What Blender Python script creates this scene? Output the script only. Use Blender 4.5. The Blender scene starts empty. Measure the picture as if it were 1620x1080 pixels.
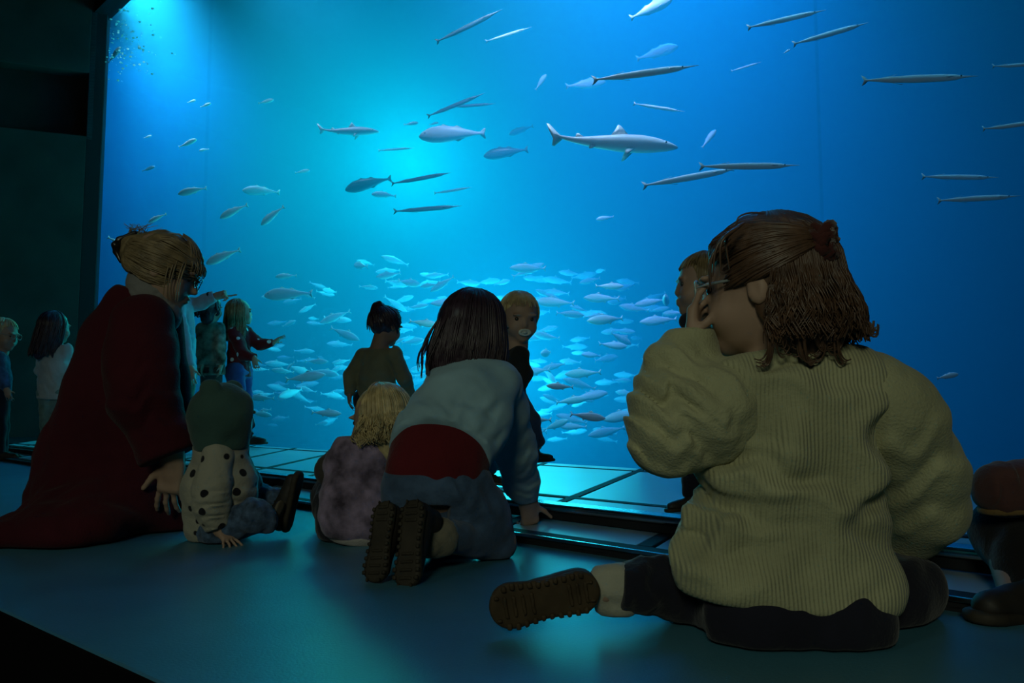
import bpy, bmesh, math, random
import numpy as np
from mathutils import Vector, Matrix

R = math.radians
scene = bpy.context.scene
C = scene.collection

# ------------------------------------------------------------------ camera
FPX, CX, CY, HOR = 1300.0, 810.0, 540.0, 652.0
PITCH = math.atan((HOR - CY) / FPX)
CAMZ = 0.31
cam_data = bpy.data.cameras.new('camera')
cam_data.sensor_width = 36.0
cam_data.lens = FPX / 1620.0 * 36.0
cam_data.clip_start = 0.02
cam_data.clip_end = 120.0
cam = bpy.data.objects.new('camera', cam_data)
C.objects.link(cam)
cam.location = (0, 0, CAMZ)
cam.rotation_euler = (math.pi / 2 + PITCH, 0, 0)
scene.camera = cam

# ------------------------------------------------------------------ world, exposure
world = bpy.data.worlds.new('world')
scene.world = world
world.use_nodes = True
world.node_tree.nodes['Background'].inputs[0].default_value = (0.35, 0.55, 0.6, 1)
world.node_tree.nodes['Background'].inputs[1].default_value = 0.0
scene.view_settings.view_transform = 'Standard'
scene.view_settings.look = 'None'
scene.view_settings.gamma = 1.0
scene.view_settings.use_curve_mapping = False
scene.view_settings.exposure = 0.1
scene.cycles.volume_bounces = 0
scene.cycles.max_bounces = 8
scene.cycles.transparent_max_bounces = 16
scene.cycles.use_denoising = True
scene.cycles.caustics_reflective = False
scene.cycles.caustics_refractive = False

# ------------------------------------------------------------------ placing helpers: real positions on real planes
def ray(px, py):
    d = Vector(((px - CX) / FPX, 1.0, -(py - CY) / FPX))      # camera axes: right, forward, up
    c, s = math.cos(PITCH), math.sin(PITCH)
    return Vector((d.x, c * d.y - s * d.z, s * d.y + c * d.z))

def P(px, py, d):
    """point at forward distance d (metres)"""
    return Vector((0, 0, CAMZ)) + ray(px, py) * d

def G(px, py, z=0.0):
    """point where a sight line meets the level z"""
    r = ray(px, py)
    return Vector((0, 0, CAMZ)) + r * ((z - CAMZ) / r.z)

ZP = 0.02                                            # level of the framed walkway panels
_a, _b = G(412.6, 708, ZP), G(1539, 778.5, ZP)       # frame line under the window
T = (_b - _a); T.z = 0; T.normalize()                # along the window, towards the right
N = Vector((-T.y, T.x, 0))                           # into the tank
if N.y < 0: N = -N
N_BACK = _a.dot(N)
N_GLASS = N_BACK + 0.20

def W(s, n, z=0.0):
    """window axes: s along the glass, n towards the tank"""
    v = T * s + N * n
    return Vector((v.x, v.y, z))

def sn(p):
    return p.dot(T), p.dot(N)

def glass_depth(px):
    r = ray(px, HOR)
    return N_GLASS / (r.dot(N))

# ------------------------------------------------------------------ lamps
def lamp(name, kind, loc, energy, color, target=None, **kw):
    d = bpy.data.lights.new(name, kind)
    d.energy = energy; d.color = color
    for k, v in kw.items(): setattr(d, k, v)
    o = bpy.data.objects.new(name, d); C.objects.link(o)
    o.location = loc
    if target is not None:
        o.rotation_euler = (Vector(target) - Vector(loc)).to_track_quat('-Z', 'Y').to_euler()
    return o

WATER_TOP = 6.3
# tank lamps: floods hung over the water and under water towards the rear, plus an added shoal fill
lamp('tank_flood_lamp', 'POINT', P(655, 258, 11.0), 1230, (0.02, 1.0, 0.52), shadow_soft_size=1.0)
lamp('tank_flood_lamp_low', 'POINT', P(800, 590, 9.8), 980, (0.02, 1.0, 0.80), shadow_soft_size=1.6)
lamp('shoal_fill_light', 'POINT', P(800, 500, 6.3), 45, (0.05, 1.0, 0.90), shadow_soft_size=0.8)  # unseen fill added in front of the shoal to brighten the fish
def overhead(name, px, d, power, col, sx, sy, up=0.5):
    p = P(px, HOR, d); p.z = WATER_TOP + up
    return lamp(name, 'AREA', p, power, col, p - Vector((0, 0, 3)), shape='RECTANGLE', size=sx, size_y=sy)
overhead('tank_overhead_lamp_1', 760, 9.5, 60, (0.04, 0.5, 1.0), 3.0, 3.0)
overhead('tank_overhead_lamp_2', 250, 13.5, 140, (0.03, 0.62, 1.0), 1.6, 1.6, 1.8).data.spread = R(50)
overhead('tank_overhead_lamp_4', 120, 14.0, 200, (0.03, 0.58, 1.0), 4.0, 4.0, 2.0)
overhead('tank_overhead_lamp_3', 1130, 9.0, 260, (0.02, 0.68, 1.0), 3.0, 3.0).data.spread = R(85)
# floods in a row above the window, tilted into the tank: they light the near sides of the fish
for i, (fs, fp, fr) in enumerate(((-10.6, 110, .5), (-7.5, 34, .7), (-4.0, 190, .75), (-1.8, 56, .2), (0.0, 16, .1))):
    a = W(fs, N_GLASS + 0.22, WATER_TOP - 0.35)
    lamp('tank_front_flood_%d' % (i + 1), 'AREA', a, fp, (fr, 0.97, 1.0), a + N * 2.2 + Vector((0, 0, -4.0)), shape='RECTANGLE', size=1.4, size_y=0.4, spread=R(75))
# dim hall lamps behind the viewer
lamp('hall_lamp_1', 'AREA', Vector((-0.7, -2.7, 1.9)), 27, (0.86, 0.94, 0.66), Vector((0.4, 1.5, 0.4)), shape='DISK', size=0.9)
lamp('hall_lamp_2', 'AREA', Vector((-2.6, -1.6, 3.2)), 6, (0.7, 0.95, 0.85), Vector((-1.0, 2.5, 0.3)), shape='DISK', size=0.9)
# ------------------------------------------------------------------ materials
def mat(name, color, rough=0.7, metal=0.0, noise=0.0, scale=8.0, bump=0.0, bscale=60.0, spec=0.3, sheen=0.0, detail=4.0):
    m = bpy.data.materials.new(name); m.use_nodes = True
    nt = m.node_tree; b = nt.nodes['Principled BSDF']
    b.inputs['Base Color'].default_value = (*color, 1)
    b.inputs['Roughness'].default_value = rough
    b.inputs['Metallic'].default_value = metal
    b.inputs['Specular IOR Level'].default_value = spec
    if sheen:
        b.inputs['Sheen Weight'].default_value = sheen
        b.inputs['Sheen Roughness'].default_value = 0.5
    tc = nt.nodes.new('ShaderNodeTexCoord')
    if noise:
        n = nt.nodes.new('ShaderNodeTexNoise'); n.inputs['Scale'].default_value = scale
        n.inputs['Detail'].default_value = detail
        nt.links.new(tc.outputs['Object'], n.inputs['Vector'])
        r = nt.nodes.new('ShaderNodeValToRGB')
        r.color_ramp.elements[0].position = 0.3; r.color_ramp.elements[1].position = 0.7
        r.color_ramp.elements[0].color = (*[c * (1 - noise) for c in color], 1)
        r.color_ramp.elements[1].color = (*[min(1, c * (1 + noise)) for c in color], 1)
        nt.links.new(n.outputs['Fac'], r.inputs['Fac']); nt.links.new(r.outputs['Color'], b.inputs['Base Color'])
    if bump:
        n = nt.nodes.new('ShaderNodeTexNoise'); n.inputs['Scale'].default_value = bscale
        n.inputs['Detail'].default_value = 3
        nt.links.new(tc.outputs['Object'], n.inputs['Vector'])
        bp = nt.nodes.new('ShaderNodeBump'); bp.inputs['Strength'].default_value = bump; bp.inputs['Distance'].default_value = 0.004
        nt.links.new(n.outputs['Fac'], bp.inputs['Height']); nt.links.new(bp.outputs['Normal'], b.inputs['Normal'])
    return m

def mesh_obj(name, verts, faces, m=None, parent=None, smooth=False):
    me = bpy.data.meshes.new(name)
    me.from_pydata([tuple(v) for v in verts], [], faces)
    me.update()
    if m: me.materials.append(m)
    o = bpy.data.objects.new(name, me); C.objects.link(o)
    if parent:
        o.parent = parent
        o.matrix_parent_inverse = Matrix.Translation(parent.location).inverted() if parent.type == 'EMPTY' else Matrix()
    if smooth: me.shade_smooth()
    return o

def tag(o, label=None, cat=None, group=None, kind=None):
    if label: o['label'] = label
    if cat: o['category'] = cat
    if group: o['group'] = group
    if kind: o['kind'] = kind
    return o

def empty(name, loc, label, cat, group=None):
    o = bpy.data.objects.new(name, None); C.objects.link(o); o.location = loc
    o.empty_display_size = 0.1
    bpy.context.view_layer.update()
    return tag(o, label, cat, group)

def box_vf(center, ax, ay, az, hx, hy, hz):
    vs = []
    for sz in (-1, 1):
        for sy in (-1, 1):
            for sx in (-1, 1):
                vs.append(center + ax * (hx * sx) + ay * (hy * sy) + az * (hz * sz))
    f = [(0, 2, 3, 1), (4, 5, 7, 6), (0, 1, 5, 4), (2, 6, 7, 3), (0, 4, 6, 2), (1, 3, 7, 5)]
    return vs, f

UPZ = Vector((0, 0, 1))
def prism(name, poly, z0, z1, m, parent=None, bevel=0.0, smooth=False):
    """poly: list of points (x,y) counter-clockwise; extruded from z0 to z1"""
    bm = bmesh.new()
    lo = [bm.verts.new((p[0], p[1], z0)) for p in poly]
    hi = [bm.verts.new((p[0], p[1], z1)) for p in poly]
    n = len(poly)
    bm.faces.new(hi); bm.faces.new(lo[::-1])
    for i in range(n):
        bm.faces.new((lo[i], lo[(i + 1) % n], hi[(i + 1) % n], hi[i]))
    if bevel:
        es = [e for e in bm.edges if all(abs(v.co.z - z1) < 1e-6 for v in e.verts)]
        bmesh.ops.bevel(bm, geom=es, offset=bevel, segments=2, affect='EDGES', profile=0.5)
    bmesh.ops.recalc_face_normals(bm, faces=bm.faces)
    me = bpy.data.meshes.new(name); bm.to_mesh(me); bm.free()
    if m: me.materials.append(m)
    o = bpy.data.objects.new(name, me); C.objects.link(o)
    if parent: o.parent = parent
    if smooth: me.shade_smooth()
    return o

def solid_box(name, center, ax, ay, az, hx, hy, hz, m, parent=None, bevel=0.0, seg=2):
    vs, f = box_vf(Vector(center), ax, ay, az, hx, hy, hz)
    bm = bmesh.new()
    bv = [bm.verts.new(v) for v in vs]
    for q in f: bm.faces.new([bv[i] for i in q])
    bmesh.ops.recalc_face_normals(bm, faces=bm.faces)
    if bevel:
        bmesh.ops.bevel(bm, geom=bm.edges[:], offset=bevel, segments=seg, affect='EDGES', profile=0.5)
    me = bpy.data.meshes.new(name); bm.to_mesh(me); bm.free()
    if m: me.materials.append(m)
    o = bpy.data.objects.new(name, me); C.objects.link(o)
    if parent: o.parent = parent
    return o

# ------------------------------------------------------------------ water: a body of scattering, red-absorbing sea water
def water_material():
    m = bpy.data.materials.new('sea_water'); m.use_nodes = True
    nt = m.node_tree; nt.nodes.clear()
    out = nt.nodes.new('ShaderNodeOutputMaterial')
    sc = nt.nodes.new('ShaderNodeVolumeScatter'); sc.inputs['Color'].default_value = (0.03, 0.62, 1.0, 1)
    sc.inputs['Density'].default_value = 0.24; sc.inputs['Anisotropy'].default_value = 0.25
    ab = nt.nodes.new('ShaderNodeVolumeAbsorption'); ab.inputs['Color'].default_value = (0.0, 0.46, 0.965, 1)
    ab.inputs['Density'].default_value = 0.35
    ad = nt.nodes.new('ShaderNodeAddShader')
    nt.links.new(sc.outputs[0], ad.inputs[0]); nt.links.new(ab.outputs[0], ad.inputs[1])
    nt.links.new(ad.outputs[0], out.inputs['Volume'])
    return m

S0 = sn(G(140, 690.8, ZP))[0] - 0.10                 # left end of the window
# left end found where the sight line through x=140 meets the glass plane
_r = ray(140, HOR); _p = _r * (N_GLASS / _r.dot(N)); S0 = _p.dot(T)
_r = ray(1620, HOR); S1 = (_r * (N_GLASS / _r.dot(N))).dot(T) + 2.2
TANK_DEPTH = 11.0
GLASS_TOP = 5.6
SB = S0 - 4.0
water = prism('water', [W(SB, N_GLASS + 0.05), W(S1 + 3, N_GLASS + 0.05), W(S1 + 3, N_GLASS + TANK_DEPTH), W(SB, N_GLASS + TANK_DEPTH)],
              -1.7, WATER_TOP, water_material())
tag(water, 'blue sea water filling the tank behind the viewing window', 'water', kind='structure')

def tank_mat(name, c, sc): return mat(name, c, rough=0.95, noise=0.35, scale=sc, bump=0.6, bscale=6)
sand = solid_box('floor_tank', W((SB + S1 + 3) / 2, N_GLASS + TANK_DEPTH / 2, -1.8), T, N, UPZ, (S1 + 3 - SB) / 2 + 0.3, TANK_DEPTH / 2 + 0.3, 0.1,
                 tank_mat('sand', (0.34, 0.36, 0.32), 3))
tag(sand, 'pale sandy bottom of the tank', kind='structure')
rock = tank_mat('tank_rock', (0.05, 0.06, 0.07), 1.2)
for nm, c, hx, hy in (('wall_tank_back', W((SB + S1 + 3) / 2, N_GLASS + TANK_DEPTH + 0.1), (S1 + 3 - SB) / 2 + .3, 0.1),
                      ('wall_tank_left', W(SB - 0.1, N_GLASS + TANK_DEPTH / 2), 0.1, TANK_DEPTH / 2),
                      ('wall_tank_right', W(S1 + 3.1, N_GLASS + TANK_DEPTH / 2), 0.1, TANK_DEPTH / 2)):
    o = solid_box(nm, c + UPZ * (WATER_TOP / 2 - 0.8), T, N, UPZ, hx, hy, WATER_TOP / 2 + 1.2, rock)
    tag(o, kind='structure')

# acrylic window in three bonded panes
def glass_material():
    m = bpy.data.materials.new('acrylic'); m.use_nodes = True
    nt = m.node_tree; nt.nodes.clear()
    out = nt.nodes.new('ShaderNodeOutputMaterial')
    tr = nt.nodes.new('ShaderNodeBsdfTransparent'); tr.inputs[0].default_value = (0.97, 0.985, 0.99, 1)
    gl = nt.nodes.new('ShaderNodeBsdfGlossy'); gl.inputs['Roughness'].default_value = 0.03
    lw = nt.nodes.new('ShaderNodeFresnel'); lw.inputs['IOR'].default_value = 1.25
    mx = nt.nodes.new('ShaderNodeMixShader')
    ge = nt.nodes.new('ShaderNodeNewGeometry'); mu = nt.nodes.new('ShaderNodeMath'); mu.operation = 'SUBTRACT'; mu.inputs[0].default_value = 1.0; mu.use_clamp = True
    m2 = nt.nodes.new('ShaderNodeMath'); m2.operation = 'MULTIPLY'
    nt.links.new(ge.outputs['Backfacing'], mu.inputs[1]); nt.links.new(mu.outputs[0], m2.inputs[0]); nt.links.new(lw.outputs[0], m2.inputs[1])
    nt.links.new(m2.outputs[0], mx.inputs[0]); nt.links.new(tr.outputs[0], mx.inputs[1]); nt.links.new(gl.outputs[0], mx.inputs[2])
    nt.links.new(mx.outputs[0], out.inputs['Surface'])
    return m
gmat = glass_material()
_r = ray(1308, HOR); s_j2 = (_r * (N_GLASS / _r.dot(N))).dot(T)
_r = ray(310, HOR); s_j1 = (_r * (N_GLASS / _r.dot(N))).dot(T)
win = None
for i, (a, b) in enumerate(((S0, s_j1), (s_j1, s_j2), (s_j2, S1))):
    o = solid_box('window_%d' % (i + 1), W((a + b) / 2, N_GLASS + 0.02, GLASS_TOP / 2 - 0.1), T, N, UPZ, (b - a) / 2 - 0.002, 0.02, GLASS_TOP / 2 + 0.1, gmat)
    tag(o, kind='structure')
# ------------------------------------------------------------------ room shell
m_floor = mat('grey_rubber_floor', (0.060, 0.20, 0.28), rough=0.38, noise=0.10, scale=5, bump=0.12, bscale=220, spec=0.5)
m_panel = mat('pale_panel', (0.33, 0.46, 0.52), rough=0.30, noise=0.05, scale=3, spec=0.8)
m_frame = mat('dark_frame', (0.018, 0.020, 0.024), rough=0.6, spec=0.06)
m_steel = mat('brushed_edge', (0.45, 0.46, 0.45), rough=0.22, metal=1.0)
m_wall = mat('dark_concrete', (0.035, 0.033, 0.030), rough=0.85, noise=0.25, scale=2.2, bump=0.25, bscale=14)
m_recess = mat('dark_timber', (0.022, 0.016, 0.014), rough=0.8, noise=0.25, scale=3)
m_black = mat('black_paint', (0.012, 0.012, 0.015), rough=0.7)
m_trim = mat('wall_edge_metal', (0.10, 0.13, 0.15), rough=0.45, spec=0.5)

# front edge of the walkway: two points on it
fe0, fe1 = G(475, 790, ZP), G(1593.5, 953, ZP)
n_front = sum(sn(G(x, y, ZP))[1] for x, y in ((498, 794.8), (817.8, 846.9), (922, 862), (1022, 877.3), (1492, 937.5))) / 5
p0, p1 = G(389, 732.6, ZP), G(1568, 848.4, ZP)
n_mid = sum(sn(G(x, y, ZP))[1] for x, y in ((509, 747.4), (851, 784), (1073.8, 805), (1515, 843.5))) / 4
r0, r1 = G(399, 750.0, ZP), G(1586, 880, ZP)
n_rail = (sn(r0)[1] + sn(r1)[1]) / 2

# main floor, its near edge dropping to a dark lower level
e0, e1 = G(0, 965, 0), G(250, 1080, 0)
ed = (e1 - e0).normalized()
far_l = W(S0 - 6.5, N_GLASS + 0.0)
fl = [e0 - ed * 8.0, e1 + ed * 6.0, W(S1 + 2.0, n_front + 0.02), W(S0 - 7.0, n_front + 0.02)]
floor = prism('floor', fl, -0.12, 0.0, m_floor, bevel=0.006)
floor.data.materials.append(mat('floor_edge_black', (0.004, 0.004, 0.005), rough=0.9, spec=0.05))
for p_ in floor.data.polygons:
    if abs(p_.normal.z) < 0.5: p_.material_index = 1               # the drop at the floor's near edge is black
tag(floor, 'grey rubber floor in front of the tank', kind='structure')
lower = solid_box('floor_lower', Vector((0, 0, -0.5)), Vector((1, 0, 0)), Vector((0, 1, 0)), UPZ, 9, 9, 0.05, mat('lower_floor_black', (0.003, 0.003, 0.004), rough=0.9, spec=0.05))
tag(lower, kind='structure')

# walkway base under the framed panels
walk = prism('floor_walkway', [W(S0 - 7.0, n_front), W(S1 + 2, n_front), W(S1 + 2, N_GLASS), W(S0 - 7.0, N_GLASS)], -0.12, ZP - 0.012, m_frame)
tag(walk, 'dark framed walkway of pale panels along the window', kind='structure')

FW = 0.022                                         # half width of the frame strips
def strip(name, s0, s1, n, hw, z1, m=m_frame, h=0.02, bevel=0.003):
    return solid_box(name, W((s0 + s1) / 2, n, z1 - h / 2), T, N, UPZ, (s1 - s0) / 2, hw, h / 2, m, walk, bevel)
SL, SR = S0 - 6.5, S1 + 1.6
strip('frame_strip', SL, SR, n_front + 0.03, 0.03, ZP + 0.002)
strip('edge_strip', SL, SR, n_front - 0.003, 0.004, ZP + 0.0045, m_steel, 0.008, 0.001)
strip('frame_strip', SL, SR, n_mid, FW, ZP + 0.002)
strip('frame_strip', SL, SR, N_BACK, FW, ZP + 0.002)
# cross bars: read on three of them, then stepped at their even spacing
bars = []
def bar_line(a, b):
    (sa, na), (sb, nb) = sn(G(*a, ZP)), sn(G(*b, ZP))
    k = (sb - sa) / (nb - na)
    return (sa + k * (n_front - na), sa + k * (N_BACK - na))
known = [bar_line((451, 711.9), (388.9, 725.2)), bar_line((514.8, 720.7), (417.8, 741.5)),
         bar_line((996, 750.4), (811.5, 828)), bar_line((1055, 843.8), (1011, 866.8))]
# wall to the left of the window
wl0 = W(S0, N_GLASS); wl0.z = 0
wdir = -Vector((math.cos(R(21.4)), math.sin(R(21.4)), 0))
def wall_block(name, a, b, z0, z1, thick, m, parent=None):
    """upright slab along the left wall between distances a and b from the window's corner"""
    nrm = Vector((wdir.y, -wdir.x, 0))
    if nrm.y < 0: nrm = -nrm
    c = wl0 + wdir * ((a + b) / 2) + nrm * (thick / 2) + UPZ * ((z0 + z1) / 2)
    return solid_box(name, c, wdir, nrm, UPZ, (b - a) / 2, thick / 2, (z1 - z0) / 2, m, parent, 0.01)
BAND0, BAND1, WTOP = 3.86, 4.70, 7.2
wl = wall_block('wall_left', 0.16, 9.0, -0.1, BAND0, 0.3, m_wall); tag(wl, 'dark concrete wall left of the viewing window', kind='structure')
wu = wall_block('wall_left_upper', 0.16, 9.0, BAND1, WTOP, 0.3, m_wall); tag(wu, kind='structure')
o = solid_box('wall_left_band', wl0 + wdir * 4.60 + Vector((wdir.y, -wdir.x, 0)) * (0.26 if -wdir.x > 0 else -0.26) + UPZ * ((BAND0 + BAND1) / 2), wdir, Vector((-wdir.y, wdir.x, 0)), UPZ,
              4.45, 0.03, (BAND1 - BAND0) / 2 + 0.02, m_recess); tag(o, kind='structure')
o = wall_block('trim_1', -0.02, 0.17, -0.1, WTOP, 0.35, m_black); tag(o, kind='structure')
o = wall_block('trim_2', 0.09, 0.17, BAND0 - 0.05, WTOP, 0.3, m_trim); tag(o, kind='structure')
o = solid_box('ceiling_bulkhead', W((S0 + S1) / 2, N_GLASS - 0.02, GLASS_TOP - 0.08 + 0.85), T, N, UPZ, (S1 - S0) / 2 + 3, 0.11, 0.85, m_black); tag(o, kind='structure')
o = solid_box('ceiling', W((S0 + S1) / 2, N_GLASS - 4.0, 6.95), T, N, UPZ, (S1 - S0) / 2 + 4, 4.0, 0.06, m_black); tag(o, kind='structure')

# cross bars of the walkway and the pale panels between them
FAN = [(-1.503 + 0.441 * i, -2.476 + 0.673 * i) for i in range(-13, 6)]
def fan_s(i, n):
    a, b = FAN[i]
    return a + (b - a) * (n - n_front) / (N_BACK - n_front)
def flat_quad(name, q, z0, z1, m, parent, bevel=0.0):
    q = [Vector(p) for p in q]
    area = sum(q[i].x * q[(i + 1) % 4].y - q[(i + 1) % 4].x * q[i].y for i in range(4))
    if area < 0: q = q[::-1]
    return prism(name, q, z0, z1, m, parent, bevel)
nA, nB, nC = n_front + 0.061, n_mid, N_BACK
rng = random.Random(5)
for i in range(len(FAN)):
    for (na, nb) in ((nA, nB - FW), (nB + FW, nC - FW), (nC + FW, N_GLASS - 0.02)):
        h = 0.020
        flat_quad('cross_bar', [W(fan_s(i, na) - h, na), W(fan_s(i, na) + h, na), W(fan_s(i, nb) + h, nb), W(fan_s(i, nb) - h, nb)],
                  ZP - 0.018, ZP + 0.002, m_frame, walk, 0.003)
        if i + 1 < len(FAN):
            g = 0.004
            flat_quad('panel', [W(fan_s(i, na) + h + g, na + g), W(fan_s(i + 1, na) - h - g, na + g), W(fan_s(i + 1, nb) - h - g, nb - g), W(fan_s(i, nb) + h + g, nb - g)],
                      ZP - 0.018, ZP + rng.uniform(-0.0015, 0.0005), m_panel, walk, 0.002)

# low rail lying along the walkway
rb0, rb1 = G(864, 823.5, ZP), G(1048.6, 845.5, ZP)
n_rf = (sn(rb0)[1] + sn(rb1)[1]) / 2
rail = empty('floor_rail', W((SL + SR) / 2, n_rf + 0.03, ZP + 0.002), 'long low steel rail running along the pale framed floor panels', 'rail')
RC = rail.location
def rel(o, root):
    for v in o.data.vertices: v.co -= root.location
    o.parent = root
    return o
rel(solid_box('rail_body', W((SL + SR) / 2, n_rf + 0.030, ZP + 0.0155), T, N, UPZ, (SR - SL) / 2, 0.022, 0.0135, m_frame, None, 0.004), rail)
rel(solid_box('rail_cap', W((SL + SR) / 2, n_rf + 0.030, ZP + 0.035), T, N, UPZ, (SR - SL) / 2, 0.034, 0.010, m_steel, None, 0.0085, 4), rail)
# ------------------------------------------------------------------ organic surfaces: blended distance fields turned into one closed mesh
def A3(v): return np.array((v[0], v[1], v[2]), dtype=np.float32)

def nets(d, lo, vox):
    ins = d < 0
    c = np.zeros(tuple(n - 1 for n in d.shape), np.int8)
    offs = [(a, b, e) for a in (0, 1) for b in (0, 1) for e in (0, 1)]
    nx, ny, nz = c.shape
    for a, b, e in offs: c += ins[a:a + nx, b:b + ny, e:e + nz]
    act = (c > 0) & (c < 8)
    I = np.argwhere(act)
    idx = np.full(c.shape, -1, np.int32); idx[act] = np.arange(len(I))
    vals = {o: d[I[:, 0] + o[0], I[:, 1] + o[1], I[:, 2] + o[2]] for o in offs}
    acc = np.zeros((len(I), 3), np.float32); cnt = np.zeros(len(I), np.float32)
    for o in offs:
        for ax in range(3):
            if o[ax]: continue
            q = list(o); q[ax] = 1; q = tuple(q)
            v0, v1 = vals[o], vals[q]
            m = (v0 < 0) != (v1 < 0)
            t = np.where(m, v0 / np.where(m, v0 - v1, 1), 0)
            for k in range(3):
                acc[:, k] += np.where(m, o[k] + (t if k == ax else 0), 0)
            cnt += m
    V = (I + acc / cnt[:, None]) * vox + lo
    F = []
    for ax in range(3):
        b, e = (ax + 1) % 3, (ax + 2) % 3
        s0 = [slice(None)] * 3; s1 = [slice(None)] * 3
        s0[ax] = slice(0, -1); s1[ax] = slice(1, None)
        ch = ins[tuple(s0)] != ins[tuple(s1)]
        E = np.argwhere(ch)
        ok = (E[:, b] > 0) & (E[:, e] > 0) & (E[:, b] < c.shape[b]) & (E[:, e] < c.shape[e])
        E = E[ok]
        ref = ins[tuple(s0)][tuple(E.T)]
        def cell(db, de):
            Q = E.copy(); Q[:, b] -= db; Q[:, e] -= de
            return idx[Q[:, 0], Q[:, 1], Q[:, 2]]
        q = np.stack([cell(1, 1), cell(0, 1), cell(0, 0), cell(1, 0)], 1)
        q[~ref] = q[~ref][:, ::-1]
        F.append(q)
    F = np.concatenate(F)
    return V.astype(np.float32), F[(F >= 0).all(1)]

def relax(V, F, it):
    for _ in range(it):
        s = np.zeros_like(V); n = np.zeros(len(V), np.float32)
        for a, b in ((0, 1), (1, 2), (2, 3), (3, 0)):
            for i, j in ((a, b), (b, a)):
                for k in range(3):
                    s[:, k] += np.bincount(F[:, i], V[F[:, j], k], len(V))
                n += np.bincount(F[:, i], minlength=len(V))
        V = V * 0.4 + 0.6 * s / np.maximum(n, 1)[:, None]
    return V.astype(np.float32)

def np_mesh(name, V, F, m, root=None):
    me = bpy.data.meshes.new(name)
    if root is not None: V = V - A3(root.location)
    F = np.asarray(F, np.int32); k = F.shape[1]
    me.vertices.add(len(V)); me.vertices.foreach_set('co', np.ascontiguousarray(V, np.float32).ravel())
    me.loops.add(F.size); me.loops.foreach_set('vertex_index', F.ravel())
    me.polygons.add(len(F)); me.polygons.foreach_set('loop_start', np.arange(0, F.size, k, dtype=np.int32))
    me.update(calc_edges=True); me.shade_smooth()
    if m is not None: me.materials.append(m)
    o = bpy.data.objects.new(name, me); C.objects.link(o)
    if root is not None: o.parent = root
    return o

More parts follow.
